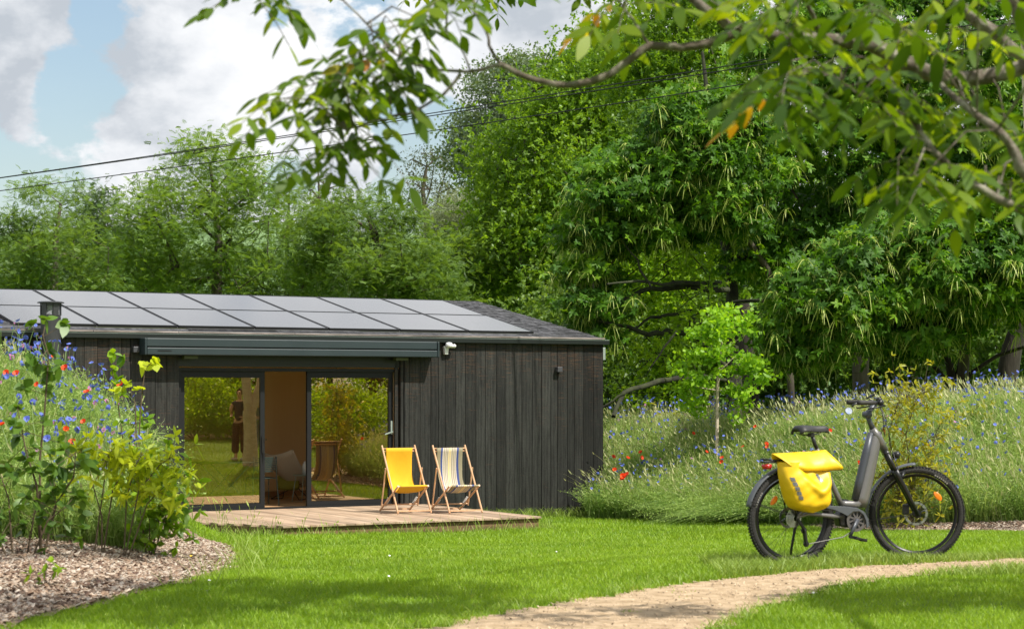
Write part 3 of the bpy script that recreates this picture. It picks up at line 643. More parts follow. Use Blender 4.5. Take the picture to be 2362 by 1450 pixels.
wheel(bike, (0, 0, ZB), 0, 0, R(139), .075)
FH = Vector((WB, 0, HZ)); STEER = -BYAW-R(2)
wheel(bike, FH, STEER, 0, R(41), .09, .05)
def arc(cx, cz, r, a0, a1, n, w0, w1, y=0, yaw=0):
    rows = []; Rm = Matrix.Rotation(yaw, 3, 'Z')
    for i in range(n+1):
        a = R(a0+(a1-a0)*i/n); row = []
        for k in range(7):
            u = k/6*2-1; rr = r-.012*u*u-.004*abs(u)**6
            row.append(Vector((cx, y, cz))+Rm @ Vector((rr*math.cos(a), u*w0, rr*math.sin(a))))
        rows.append(row)
    return rows
b = MB(); b.grid(arc(0, ZB, .388, 166, 22, 40, .032, 0)); b.build('rear_mudguard', M['fender'], bike, smooth=True, thick=.003)
b = MB(); b.grid(arc(FH.x, FH.z, .386, 194, 92, 32, .032, 0, yaw=STEER)); fm = b.build('front_mudguard', M['fender'], bike, smooth=True, thick=.003)
for s in (-1, 1):
    pass
# stays
b = MB()
for s in (-1, 1):
    b.tube([(0, s*.05, ZB+.02), (.388*math.cos(R(160)), s*.033, ZB+.388*math.sin(R(160)))], .0025, 5)
    b.tube([(0, s*.05, ZB+.02), (.388*math.cos(R(110)), s*.033, ZB+.388*math.sin(R(110)))], .0025, 5)
b.build('mudguard_stay', M['metal_black'], bike)
b = MB(); Rm = Matrix.Rotation(STEER, 3, 'Z')
for s in (-1, 1): b.tube([FH+Rm @ Vector((0, s*.05, 0)), FH+Rm @ Vector((.386*math.cos(R(188)), s*.033, .386*math.sin(R(188))))], .0025, 5)
b.build('mudguard_stay', M['metal_black'], bike)
# frame
def slabtube(pts, w, name, m, par=bike, seg=16, thin=.6):      # wide tube in the x-z plane, thinner across
    b = MB(); b.tube(pts, w, seg, squash=((0, 1, 0), thin)); return b.build(name, m, par, smooth=True)
fr = MB()
fr.tube([B(1055, 1010), B(1075, 940), B(1115, 760), B(1155, 590), B(1190, 440), B(1195, 410)], [.052, .054, .055, .052, .045, .035], 16, squash=((0, 1, 0), .62))
fr.tube([B(1150, 385), B(1195, 455), B(1255, 565)], [.026, .034, .030], 16)                       # head tube
fr.tube([B(905, 1010), B(860, 900), B(790, 745), B(745, 640), B(700, 545)], [.024, .02, .019, .019, .02], 14)   # seat tube
fr.tube([B(900, 985), B(930, 985), B(985, 990), B(1060, 985)], [.022, .026, .03, .035], 14, squash=((0, 1, 0), .9))   # low step
for s in (-1, 1):
    fr.tube([B(895, 1080, s*.035), B(800, 1075, s*.05), B(690, 1060, s*.06), B(600, 1050, s*.062), B(540, 1065, s*.062), B(505, 1085, s*.06)], [.018, .018, .015, .013, .012, .012], 10)
    fr.tube([B(790, 745, s*.025), B(720, 840, s*.045), B(600, 985, s*.06), B(505, 1080, s*.06)], [.012, .010, .010, .010], 8)
fr.build('frame', M['frame'], bike, smooth=True)
b = MB(); b.tube([B(1010, 955, 0), B(1050, 800, 0), B(1100, 590, 0), B(1140, 420, 0)], [.028, .031, .031, .022], 12, squash=((0, 1, 0), 1.05)); b.build('battery_cover', M['frame2'], bike, smooth=True)
b = MB(); b.prism([tuple(B(x, y))[::2] for x, y in ((950, 930), (1005, 950), (1060, 985), (1060, 995), (1000, 985), (940, 985))], -.03, .03)
b = MB(); b.tube([B(970, 1100, -.02), B(970, 1100, .0)], .001, 4)
mo = MB(); mo.prism([tuple(B(x, y))[::2] for x, y in ((880, 1030), (960, 1010), (1040, 1030), (1075, 1090), (1065, 1150), (1010, 1180), (930, 1170), (870, 1160), (862, 1090))], -.045, .045)
motor = mo.build('motor', M['metal_black'], bike, bevel=.015)
BBc = B(985, 1112)
b = MB(); nt_ = 44; rows = []
b.lathe([(.062, -.062), (.084, -.062), (.084, -.057), (.062, -.057), (.062, -.062)], (BBc.x, 0, BBc.z), 'y', 44)
b.lathe([(0, -.066), (.028, -.066), (.03, -.058), (0, -.058)], (BBc.x, 0, BBc.z), 'y', 20)
for q in range(10): a = 2*PI*q/10; b.bar(BBc+Vector((.025*math.cos(a), -.06, .025*math.sin(a))), BBc+Vector((.066*math.cos(a+.2), -.06, .066*math.sin(a+.2))), .012, .005, up=(0, 1, 0))
b.build('chainring', mat('grey_chainring', (.13, .12, .12), .4, metal=.4), motor)
b = MB(); b.lathe([(0, -.05), (.06, -.05), (.075, -.046), (0, -.046)], (BBc.x, 0, BBc.z), 'y', 30); b.build('motor_cover', M['frame2'], motor)
PD = B(915, 1245, -.085)
b = MB(); b.tube([BBc+Vector((.004, -.075, .008)), PD+Vector((0, 0, .0))], [.017, .013], 10, squash=((0, 1, 0), .6)); b.build('crank_arm', M['frame2'], motor, smooth=True)
b = MB(); PD2 = BBc*2-PD; b.tube([BBc+Vector((0, .06, 0)), Vector((PD2.x, .085, PD2.z))], [.017, .013], 10, squash=((0, 1, 0), .6)); b.build('crank_arm', M['frame2'], motor, smooth=True)
def pedal(c, s):
    t = empty('pedal', c); t.parent = bike; t.rotation_euler = (0, R(14), 0); b = MB(); b.tube([(0, 0, 0), (0, s*.10, 0)], .009, 8)
    for yy in (.012, .095): b.box((0, s*yy, 0), (.09, .01, .016))
    for xx in (-.045, .045): b.box((xx, s*.053, 0), (.01, .09, .022))
    b.box((0, s*.053, 0), (.012, .08, .012)); b.build('cage', M['metal_black'], t, bevel=.002)
pedal(B(945, 1250, -.10), -1); pedal(Vector((PD2.x, .10, PD2.z)), 1)
b = MB()                                              # chain guard
gp = [(700, 985), (800, 992), (900, 1000), (985, 1012), (1040, 1045), (1072, 1100), (1078, 1160), (1060, 1180), (1055, 1120), (1035, 1070), (1000, 1040), (950, 1040), (905, 1075), (860, 1050), (790, 1020), (700, 1000)]
b.prism([tuple(B(*p))[::2] for p in gp], -.078, -.066); b.build('chain_guard', M['fender'], bike, bevel=.003)
b = MB(); b.tube([B(580, 1290, -.06), B(700, 1270, -.06), B(880, 1240, -.06), B(960, 1190, -.06)], .004, 5); b.tube([B(500, 1030, -.062), B(700, 1022, -.062), B(930, 1040, -.062)], .004, 5); b.build('chain', mat('oily_chain', (.10, .095, .09), .5, metal=.4), bike)
b = MB()
for k, r in enumerate((.065, .058, .051, .045, .039, .033, .028, .024)): b.lathe([(r-.006, -.035-.004*k), (r, -.035-.004*k), (r, -.037-.004*k), (r-.006, -.037-.004*k)], (0, 0, ZB), 'y', 28)
b.build('cassette', M['chrome'], bike)
b = MB(); b.bar(B(510, 1090, -.07), B(560, 1170, -.08), .03, .02); b.bar(B(560, 1170, -.075), B(575, 1290, -.075), .035, .018)
for c in (B(560, 1180, -.07), B(578, 1285, -.07)): b.lathe([(0, -.008), (.022, -.008), (.022, .008), (0, .008)], c, 'y', 14)
b.build('derailleur', M['metal_black'], bike, bevel=.003)
b = MB(); b.tube([B(600, 1105, .07), B(575, 1180, .08), B(560, 1330, .10), B(556, 1420, .11)], [.012, .011, .010, .009], 8); b.tube([B(556, 1405, .10), B(556, 1440, .13)], .016, 8); b.build('kickstand', M['metal_black'], bike, smooth=True)
# saddle
b = MB(); b.tube([B(725, 590), B(690, 510), B(663, 430)], .0145, 12); b.build('seatpost', M['metal_black'], bike, smooth=True)
sd_ = empty('saddle', B(655, 395)); sd_.parent = bike; sd_.rotation_euler = (0, R(-5), 0)
b = MB(); rows = []
for i in range(13):
    u = i/12; x = -.125+.27*u; w = .085*(1-S(0, .62, u))+.020*S(0, .6, u)-.006*u; w = float(w)*(.72 if i == 0 else 1)*(.6 if i == 12 else 1); dz = .012*math.cos(u*PI*1.1)+.006-(.02 if i in (0,) else 0)-(.012 if i == 12 else 0)
    rows.append([(x, math.sin(a)*w, dz+.018*math.cos(a)-(.02*(abs(math.sin(a))**4)) if abs(a) < 1.7 else dz-.030) for a in [(-PI/2)+PI*k/10 for k in range(11)]])
b.grid(rows); b.build('cover', M['saddle'], sd_, smooth=True, thick=.02)
b = MB()
for s in (-1, 1): b.tube([(-.11, s*.03, -.01), (-.05, s*.022, -.035), (.05, s*.022, -.035), (.12, s*.006, -.008)], .0035, 6)
b.box((0, 0, -.035), (.03, .05, .03)); b.build('rail', M['metal_black'], sd_)
# fork, stem, bars (turned to the right with the front wheel)
fk = MB(); ns = Rm
for s in (-1, 1):
    o_ = Rm @ Vector((0, s*.062, 0)); o2 = Rm @ Vector((0, s*.058, 0))
    fk.tube([B(1265, 590)+o_, B(1345, 745)+o_], .0155, 12); fk.tube([B(1335, 720)+o_, B(1360, 775)+o_, B(1440, 920)+o2, FH+o2+Vector((0, 0, -.01))], [.021, .021, .018, .014], 12)
fk.tube([B(1265, 590)+Rm @ Vector((0, -.062, 0)), B(1262, 578), B(1265, 590)+Rm @ Vector((0, .062, 0))], .022, 12)
fk.tube([B(1365, 775)+Rm @ Vector((.02, -.062, 0)), B(1385, 745)+Rm @ Vector((.03, 0, .01)), B(1365, 775)+Rm @ Vector((.02, .062, 0))], .012, 8)
fk.build('fork', M['metal_black'], bike, smooth=True)
b = MB(); cc = FH+Rm @ Vector((-.075, .05, .03)); b.box(cc, (.05, .03, .08), rz=STEER); b.build('brake_caliper', M['metal_black'], bike, bevel=.008)
b = MB(); b.tube([B(1160, 395), B(1130, 330), B(1112, 278)], [.024, .019, .019], 12); b.tube([B(1108, 272), B(1140, 235), B(1178, 188)], [.022, .019, .020], 12); b.lathe([(0, -.03), (.026, -.03), (.026, .03), (0, .03)], B(1110, 275), 'y', 16)
b.build('stem', M['frame2'], bike, smooth=True)
hb = empty('handlebar', B(1180, 178), STEER); hb.parent = bike
def H(x, y, z): return Vector((x, y, z))
b = MB(); bp_ = [(-.155, -.30), (-.06, -.265), (.02, -.20), (.035, -.10), (.012, 0), (.035, .10), (.02, .20), (-.06, .265), (-.155, .30)]
b.tube([H(x, y, .006*math.cos(y*8)) for x, y in bp_], .0125, 10); b.build('bar', M['metal_black'], hb, smooth=True)
for s in (-1, 1):
    b = MB(); b.tube([H(-.175, s*.308, 0), H(-.15, s*.30, .0), H(-.09, s*.278, .0), H(-.045, s*.255, .0)], [.019, .0195, .018, .0165], 12); b.build('grip', M['grip'], hb, smooth=True)
    b = MB(); b.tube([H(-.01, s*.235, -.01), H(.03, s*.245, -.022), H(-.03, s*.285, -.035), H(-.10, s*.31, -.045)], [.012, .009, .006, .006], 8); b.box(H(.0, s*.225, .0), (.03, .05, .04)); b.build('brake_lever', M['metal_black'], hb, smooth=True)
b = MB(); b.box(H(-.035, .03, .045), (.075, .05, .012), M=Matrix.Rotation(R(-28), 3, 'Y')); b.build('display', M['metal_dark'], hb, bevel=.004)
b = MB(); b.lathe([(0, 0), (.022, .0), (.026, .012), (.018, .026), (0, .03)], H(.01, -.10, .012), 'z', 14); b.tube([H(.012, -.10, .03), H(.02, -.12, .045)], .005, 6); b.build('bell', M['metal_black'], hb, smooth=True)
mi = MB(); mi.tube([H(-.17, -.305, 0), H(-.21, -.315, -.015), H(-.215, -.315, -.03)], [.008, .007, .007], 8)
rows = []; mc = H(-.245, -.33, -.06)
mi.build('mirror_arm', M['metal_black'], hb, smooth=True)
mr_ = empty('mirror', mc); mr_.parent = hb; mr_.rotation_euler = (R(-16), 0, R(20))
b = MB(); b.lathe([(0, .012), (.02, .012), (.030, .004), (.030, -.004)], axis='y', seg=24); o = b.build('mirror_back', M['metal_black'], mr_, smooth=True); o.scale = (1, 1, .85)
b = MB(); b.lathe([(0, -.0045), (.0285, -.004)], axis='y', seg=24); o = b.build('mirror_glass', M['mirror'], mr_); o.scale = (1, 1, .85)
b = MB()
for k, (p, q, r_) in enumerate(((B(1210, 205, -.02), B(1222, 300, -.03), B(1235, 450, -.03)), (B(1215, 200, .0), B(1250, 330, -.04), B(1205, 430, -.03)), (B(1225, 200, .02), B(1290, 420, 0), B(1300, 560, -.02)))): b.tube([p, q, r_], .003, 6)
b.tube([B(1300, 560, -.03), B(1340, 720, -.04), B(1350, 790, -.05), B(1450, 1000, -.05)], .003, 6); b.build('cable', M['metal_black'], bike, smooth=True)
hl = empty('headlight', B(1352, 600), STEER); hl.parent = bike
b = MB(); b.lathe([(0, -.035), (.02, -.03), (.028, .0), (.028, .02), (0, .02)], (0, 0, 0), 'x', 16); b.build('shell', M['metal_black'], hl, smooth=True)
b = MB(); b.lathe([(0, .024), (.025, .021)], (0, 0, 0), 'x', 16); b.build('lens', M['galv'], hl)
b = MB(); b.bar(B(1290, 640), B(1345, 625), .02, .012); b.build('lamp_bracket', M['metal_black'], bike)
# rack
rk = MB(); zr_ = .785
for s in (-1, 1):
    rk.tube([(-.235, s*.03, zr_+.012), (-.20, s*.055, zr_+.004), (0, s*.06, zr_), (.19, s*.055, zr_-.02)], .006, 8)
    rk.tube([(0.0, s*.068, ZB), (-.03, s*.065, .6), (-.05, s*.058, zr_)], .005, 8); rk.tube([(0, s*.068, ZB), (.08, s*.06, zr_-.005)], .005, 8)
rk.tube([(-.235, -.03, zr_+.012), (-.25, 0, zr_+.012), (-.235, .03, zr_+.012)], .006, 8)
for x in (-.15, -.05, .06): rk.tube([(x, -.057, zr_), (x, .057, zr_)], .004, 6)
rk.build('luggage_rack', M['metal_black'], bike, smooth=True)
b = MB(); b.lathe([(0, -.022), (.032, -.02), (.040, .002), (.036, .016), (0, .018)], (-.225, -.03, .745), 'z', 16); o = b.build('tail_light', M['red'], bike, smooth=True)
b = MB(); b.box((-.21, -.03, .775), (.10, .07, .014)); b.build('light_bracket', M['metal_black'], bike, bevel=.003)
# pannier hangs on the rack
pan = empty('pannier_bag', borg, BYAW, 'yellow roll-top pannier bag hanging on the bicycle rear rack', 'bag'); pan.scale = (BS, BS, BS)
body = [(345, 655, 0), (352, 740, 1), (375, 850, 1), (400, 940, 1), (432, 998, 0), (500, 1025, 1), (580, 1035, 1), (660, 1025, 1), (722, 998, 0), (750, 950, 1), (748, 860, 1), (752, 770, 1), (765, 695, 0), (600, 700, 1), (450, 690, 1)]
def bag():
    # profile across the bag from top to bottom; sections in x
    rows = []; n = 18
    lx = lambda y: np.interp(y, [600, 655, 740, 850, 940, 998, 1025, 1036], [352, 350, 355, 376, 402, 436, 500, 560]); rx = lambda y: np.interp(y, [600, 690, 770, 860, 950, 998, 1025, 1036], [765, 765, 754, 749, 750, 722, 660, 600])
    for i in range(n+1):
        y = 640+(1036-640)*i/n; a, c = lx(y), rx(y); row = []
        dep = .075+.055*float(S(640, 860, y))-.045*float(S(970, 1036, y)); m = 22
        for k in range(m+1):
            u = k/m*2-1; e = (1-abs(u)**5)**.6 if abs(u) < 1 else 0
            px = (a+c)/2+u*(c-a)/2
            fold = 0.
            # hollow V fold near the top, puffed ridge below it
            cxv = 625; vy = 700+150*(1-min(1, abs(px-cxv)/150)**1.3)
            if abs(px-cxv) < 150: fold = -.045*float(S(vy+5, vy-45, y))*(1-abs((px-cxv)/150)**2)+.022*math.exp(-((y-vy-30)/28)**2)*(1-abs((px-cxv)/150)**2)
            wr = .006*math.sin(px*.05+y*.03)*math.sin(y*.045)
            p = B(px, y); row.append((p.x, -.075-(dep*e)-(fold+wr)*min(1, e*1.5), p.z))
        rows.append(row)
    b = MB(); b.grid(rows); back = [[(p[0], -.070, p[2]) for p in r] for r in rows]; b.grid([r[::-1] for r in back])
    for side in (0, -1): b.grid([[r[side], q[side]] for r, q in zip(rows, back)])
    b.grid([rows[-1], back[-1]]); bm_o = b.build('bag_body', M['bag'], pan, smooth=True, sub=1)
    # rolled flap
    T0 = [(318, 575), (400, 572), (520, 566), (640, 560), (740, 551)]; T1 = [(425, 682), (520, 694), (620, 698), (720, 694), (820, 688)]
    rows = []; m = 20
    for i in range(9):
        u = i/8; row = []
        for k in range(m+1):
            v = k/m*4; j = min(3, int(v)); f = v-j
            a = np.array(T0[j])*(1-f)+np.array(T0[j+1])*f; c = np.array(T1[j])*(1-f)+np.array(T1[j+1])*f; q = a*(1-u)+c*u
            p = B(q[0], q[1]); dep = .075+.095*math.sin(u*PI/2)+.006*math.sin(k*.8+u*4)+.006*math.sin(k*.35); row.append(Vector((p.x+.05*0, -dep+.02, p.z)))
        rows.append(row)
    b = MB(); low = [Vector((p.x, p.y+.012, p.z-.012)) for p in rows[-1]]; low2 = [Vector((p.x, p.y+.05, p.z-.006)) for p in rows[-1]]
    bk = [Vector((p.x, -.05, p.z-.004)) for p in rows[0]]; bk2 = [Vector((p.x, -.055, p.z-.07)) for p in rows[0]]
    b.grid([bk2, bk]+rows+[low, low2]); b.build('roll_top_flap', M['bag'], pan, smooth=True, thick=.004)
    b = MB(); b.grid([[p+Vector((0, .012, -.006)) for p in rows[-1]], [p+Vector((0, .016, -.018)) for p in rows[-1]]]); b.build('flap_edge', M['metal_black'], pan, thick=.003)
    return None
bag()
# reflective marks on the bag: five grey bars down the left corner, small slanted patch near the fold
b = MB()
for k in range(5):
    x, y = 412+12*k, 770+36*k; q = [B(x-14, y-14), B(x+14, y-14), B(x+22, y+16), B(x-6, y+16)]
    dy = [-.24]*4
    b.add([Vector((p.x, d, p.z)) for p, d in zip(q, dy)], [(0, 1, 2, 3)])
tp_ = b.build('reflective_mark', M['reflect'], pan, thick=.002)
b = MB(); q = [B(615, 735), B(640, 735), B(665, 792), B(640, 797)]; b.add([Vector((p.x, -.24, p.z)) for p in q], [(0, 1, 2, 3)]); b.build('reflective_mark', M['reflect'], pan, thick=.002)
for o in [x for x in pan.children if x.name.startswith('reflective')]:
    m = o.modifiers.new('w', 'SHRINKWRAP'); m.target = [x for x in pan.children if x.name.startswith('bag_body')][0]; m.wrap_method = 'PROJECT'; m.use_project_y = True; m.use_negative_direction = False; m.use_positive_direction = True; m.use_project_x = False; m.use_project_z = False; m.offset = .003
    s = o.modifiers.new('s0', 'SUBSURF'); s.subdivision_type = 'SIMPLE'; s.levels = s.render_levels = 3
    o.modifiers.move(len(o.modifiers)-1, 0)
# ---------------------------------------------------------------- power lines
def wire(pts, d0, d1, name='power_line', label=''):
    P = [W(x, y, d0+(d1-d0)*(x+400)/3200) for x, y in pts]; b = MB(); b.tube(P, .0085, 6); tag(b.build(name, M['metal_dark'], smooth=True), label, 'power line', 'power lines crossing the sky')
def wl(k): return lambda x: k
xs = list(range(-400, 2801, 100))
def curve(pts):
    a = np.array(pts, float); c = np.polyfit(a[:, 0], a[:, 1], 2); return [(x, float(np.polyval(c, x))) for x in xs]
wire(curve([(0, 409.5), (550, 332), (872, 277.6), (1500, 183), (1795, 132), (2362, 37)]), 40, 27, label='highest of the three thin power lines crossing from left to right')
wire(curve([(0, 411), (550, 334.7), (872, 281.5), (1500, 193), (1795, 143), (2362, 50)]), 40.4, 27.4, label='middle power line, running just below the highest wire')
wire(curve([(0, 440), (550, 366), (1053, 293.6), (1400, 242), (1889, 168), (2362, 92)]), 40, 27, label='lowest of the three power lines, well below the other two')
# ---------------------------------------------------------------- furniture seen through the doors
def floorpt(px, D): s = s_at(px, D); return WL(s, D, DECK)
M['sling'] = mat('cream_sling', (.62, .54, .44), .85); M['greenmetal'] = mat('dark_green_metal', (.02, .045, .04), .45); M['cushion'] = mat('olive_cushion', (.28, .25, .03), .85)
t = empty('butterfly_chair', floorpt(665, 2.3), R(150), 'cream butterfly sling chair with black wire legs inside the open door', 'chair')
b = MB(); k = .36
fl = [(-k, -k, .0), (k, k, 0), (k, -k, 0), (-k, k, 0)]
tf_, tb_ = [(-.38, -.36, .42), (.38, -.36, .42)], [(-.36, .38, .88), (.36, .38, .88)]
for a_, c_ in ((tf_[0], (.30, .10, .01)), (tf_[1], (-.30, .10, .01)), (tb_[0], (.28, -.22, .01)), (tb_[1], (-.28, -.22, .01))): b.tube([a_, c_], .008, 6)
b.tube([(.30, .10, .01), (.28, -.22, .01)], .008, 6); b.tube([(-.30, .10, .01), (-.28, -.22, .01)], .008, 6); b.build('wire_frame', M['metal_black'], t)
rows = []
for i in range(11):
    u = i/10; row = []
    for j in range(11):
        v = j/5-1; x = v*(.38-.04*math.sin(u*PI)); y = -.36+.74*u; zc_ = .42+(.88-.42)*u; sag = (.30*(1-abs(v)**1.6)*(1-.55*u))+.22*math.sin(u*PI)*(1-.3*abs(v)); row.append((x*(1-.15*(1-abs(v))*0), y+.08*(1-v*v)*(u-.2), zc_-sag*.75))
    rows.append(row)
b = MB(); b.grid(rows); b.build('sling_seat', M['sling'], t, smooth=True, thick=.006)
b = MB(); b.box((0, .02, .30), (.38, .12, .30), M=Matrix.Rotation(R(-30), 3, 'X')); tag(b.build('cushion', M['cushion'], None, bevel=.05, loc=t.location), 'olive cushion lying on the cream butterfly chair', 'cushion')
t = empty('side_table', floorpt(706, 1.6), 0, 'small round grey side table with thin wire legs behind the right glass door', 'table')
b = MB(); b.lathe([(0, .44), (.22, .44), (.225, .45), (.22, .46), (0, .46)]); b.build('table_top', M['galv'], t)
for s in (-1, 1):
    b = MB(); b.tube([(s*.10-.06, s*.10, .44), (s*.16-.06, s*.16, .01), (s*.16+.10, s*.10, .01), (s*.1+.06, s*.08, .44)], .007, 6); b.build('leg', M['galv'], t)
b = MB(); b.lathe([(0, 0), (.045, 0), (.048, .15), (.03, .19), (.02, .20), (.02, .22), (0, .22)]); bo = b.build('jug', M['white'], None, smooth=True, loc=t.location+Vector((-.02, 0, .46))); tag(bo, 'white jug standing on the round side table', 'jug')
def bistro(px, D, rz, lab):
    t = empty('bistro_chair', floorpt(px, D), rz, lab, 'chair'); b = MB()
    rows = [[(v*.21, .19+.04*u, .62+.19*u) for v in (-1, -.5, 0, .5, 1)] for u in (0, .15)]
    for q in range(8): b.box((0, .20+.006*q, .56+.032*q), (.36 if 0 < q < 7 else .28, .008, .018))
    b.box((-.19, .22, .67), (.014, .02, .24)); b.box((.19, .22, .67), (.014, .02, .24)); b.build('backrest', M['greenmetal'], t)
    b = MB()
    for q in range(9): b.box((0, -.18+.045*q, .45), (.40, .03, .012))
    b.build('seat', M['greenmetal'], t)
    for sx in (-1, 1):
        b = MB(); b.tube([(sx*.19, .20, .8), (sx*.2, .20, .45), (sx*.22, .27, 0)], .009, 6); b.build('leg', M['greenmetal'], t)
        b = MB(); b.tube([(sx*.19, -.18, .45), (sx*.21, -.24, 0)], .009, 6); b.build('leg', M['greenmetal'], t)
bistro(602, 1.0, R(205), 'dark green slatted metal chair just left of the open door gap')
t = empty('folding_table', floorpt(520, 1.1), R(30), 'dark green folding table with crossed legs behind the left glass door', 'table')
b = MB(); b.box((0, 0, .71), (1.0, .6, .02)); b.build('table_top', M['greenmetal'], t, bevel=.004)
for s in (-1, 1):
    for sx in (-1, 1): b = MB(); b.bar((sx*.35, s*.25, .70), (-sx*.35, s*.25, 0), .02, .012); b.build('leg', M['greenmetal'], t)
# ---------------------------------------------------------------- two people standing right of the picture, seen as reflections
def person(loc, rz, label, pose, top, legs, skin, hair, H_=1.68, bald=False):
    t = empty('person', loc, rz, label, 'person'); k = H_/1.75
    def skinmesh(name, verts, edges, rad, m, sub=2):
        me = bpy.data.meshes.new(name); me.from_pydata([Vector(v)*k for v in verts], edges, []); o = bpy.data.objects.new(name, me); COL.objects.link(o); o.parent = t
        md = o.modifiers.new('skin', 'SKIN'); sv = me.skin_vertices[0].data if me.skin_vertices else None
        if sv is None: bpy.context.view_layer.objects.active = o; me.skin_vertices.new() if hasattr(me.skin_vertices, 'new') else None; sv = me.skin_vertices[0].data
        for i, r in enumerate(rad): sv[i].radius = (r[0]*k, r[1]*k) if isinstance(r, tuple) else (r*k, r*k); sv[i].use_root = (i == 0)
        s = o.modifiers.new('sub', 'SUBSURF'); s.levels = s.render_levels = sub; me.materials.append(m); return o
    Rh, Lh = pose
    V = [(0, 0, .95), (0, 0, 1.12), (0, -.01, 1.30), (0, 0, 1.44), (0, 0, 1.50), (0, -.012, 1.58), (0, -.01, 1.66), (0, 0, 1.72)]; E = [(0, 1), (1, 2), (2, 3), (3, 4), (4, 5), (5, 6), (6, 7)]; Rr = [(.14, .10), (.12, .09), (.135, .10), (.07, .06), .048, (.065, .075), (.074, .09), (.05, .06)]
    for s, hand in ((-1, Rh), (1, Lh)):
        n = len(V); V += [(s*.17, 0, 1.40), (s*.21, hand[0][1]*.5+.02, 1.26), (s*.22, .03, 1.13), tuple((np.array((s*.22, .03, 1.13))+np.array(hand[0]))/2), hand[0], tuple(np.array(hand[0])+np.array(hand[1])*.05), tuple(np.array(hand[0])+np.array(hand[1])*.09)]
        E += [(3, n), (n, n+1), (n+1, n+2), (n+2, n+3), (n+3, n+4), (n+4, n+5), (n+5, n+6)]; Rr += [.058, .046, .04, .034, .025, (.036, .018), (.036, .014)]
        for q in range(4):
            m_ = len(V); base = np.array(V[n+6]); dr_ = np.array(hand[1]); V += [tuple(base+dr_*.045+np.array(((q-1.5)*.018, 0, 0))), tuple(base+dr_*(.07+.01*(q in (1, 2)))+np.array(((q-1.5)*.018, 0, -.012)))]; E += [(n+6, m_), (m_, m_+1)]; Rr += [.0085, .0075]
        m_ = len(V); V += [tuple(np.array(V[n+5])+np.array((-s*.04, -.02, .01)))]; E += [(n+5, m_)]; Rr += [.010]
    for s in (-1, 1):
        n = len(V); V += [(s*.09, 0, .88), (s*.10, -.01, .50), (s*.105, .01, .09), (s*.11, -.05, .035), (s*.115, -.15, .025)]; E += [(0, n), (n, n+1), (n+1, n+2), (n+2, n+3), (n+3, n+4)]; Rr += [(.085, .09), .06, .042, (.042, .03), (.038, .022)]
    skinmesh('body', V, E, Rr, skin)
    a = skinmesh('shirt', [(0, 0, .90), (0, 0, 1.12), (0, -.01, 1.30), (0, 0, 1.42), (-.17, 0, 1.40), (-.215, .02, 1.20), (.17, 0, 1.40), (.215, .02, 1.20)], [(0, 1), (1, 2), (2, 3), (3, 4), (4, 5), (3, 6), (6, 7)], [(.155, .115), (.14, .105), (.155, .12), (.09, .075), .07, .06, .07, .06], top)
    skinmesh('trousers', [(0, 0, 1.03), (-.09, 0, .86), (-.11, 0, .5), (-.12, 0, .16), (.09, 0, .86), (.11, 0, .5), (.12, 0, .16)], [(0, 1), (1, 2), (2, 3), (0, 4), (4, 5), (5, 6)], [(.15, .11), (.11, .105), .095, .11, (.11, .105), .095, .11], legs)
    b = MB(); hr = .094
    rows = [[(hr*.86*math.sin(th_)*math.cos(a_), .012+hr*math.sin(th_)*math.sin(a_), 1.668+hr*1.12*math.cos(th_)) for a_ in [R(-38)+R(256)*q/16 for q in range(17)]] for th_ in [R(2+ (112 if not bald else 60)*i/8) for i in range(9)]]
    b.grid([[(x*k, y*k, z*k) for x, y, z in r] for r in rows]); b.build('hair', hair, t, smooth=True, thick=.012)
    b = MB()
    for s in (-1, 1): b.lathe([(0, -.004), (.012, 0), (0, .004)], (s*.03*k, -.092*k, 1.645*k), 'y', 8)
    b.build('eyes', M['metal_black'], t)
    b = MB(); b.tube([(0, -.085*k, 1.655*k), (0, -.108*k, 1.61*k), (0, -.09*k, 1.60*k)], [.008, .013, .008], 8); b.build('nose', skin, t, smooth=True)
    b = MB(); b.box((0, -.083*k, 1.575*k), (.045, .01, .008)); b.build('mouth', mat('lips', (.35, .12, .10), .6), t, bevel=.003)
    for s in (-1, 1):
        b = MB(); b.box((s*.115*k, -.07*k, .035), (.095, .27, .07)); b.build('shoe', mat('pale_shoe', (.5, .45, .42), .7), t, bevel=.025)
    return t
M['skin'] = mat('skin', (.55, .32, .22), .55); M['navy'] = mat('navy_cloth', (.022, .025, .045), .9); M['burgundy'] = mat('dark_red_cloth', (.035, .012, .014), .9); M['bluecloth'] = mat('blue_shirt_cloth', (.06, .12, .16), .9)
M['hairdark'] = mat('dark_hair', (.03, .02, .015), .6); M['hairgrey'] = mat('grey_hair', (.3, .28, .27), .6); M['jeans'] = mat('light_jeans', (.20, .26, .34), .9)
def mirror_of(px, py_feet, dv):                     # real ground position whose mirror image in the door glass appears at this pixel at optical distance dv
    v = W(px, py_feet, dv); n = Vector((-sT, cT, 0)); q = WL(5, .10, 0); k = (v-q).dot(n); r = v-2*k*n; return Vector((r.x, r.y, zgf(r.x, r.y)))
p1 = mirror_of(553, 1083, 46.5); p2 = mirror_of(598, 1083, 47.6); tq = mirror_of(578, 1060, 44.5); print('people', p1, p2, 'trunk', tq)
face = lambda p: math.atan2(-8-p.x, 27-p.y)*-1+PI
person(p1, face(p1), 'standing person in a navy top and wide dark trousers, mirrored in the left glass door', (((-.17, -.16, 1.06), (.3, -.9, .1)), ((.16, -.17, 1.08), (-.3, -.9, .1))), M['navy'], M['burgundy'], M['skin'], M['hairdark'], 1.66)
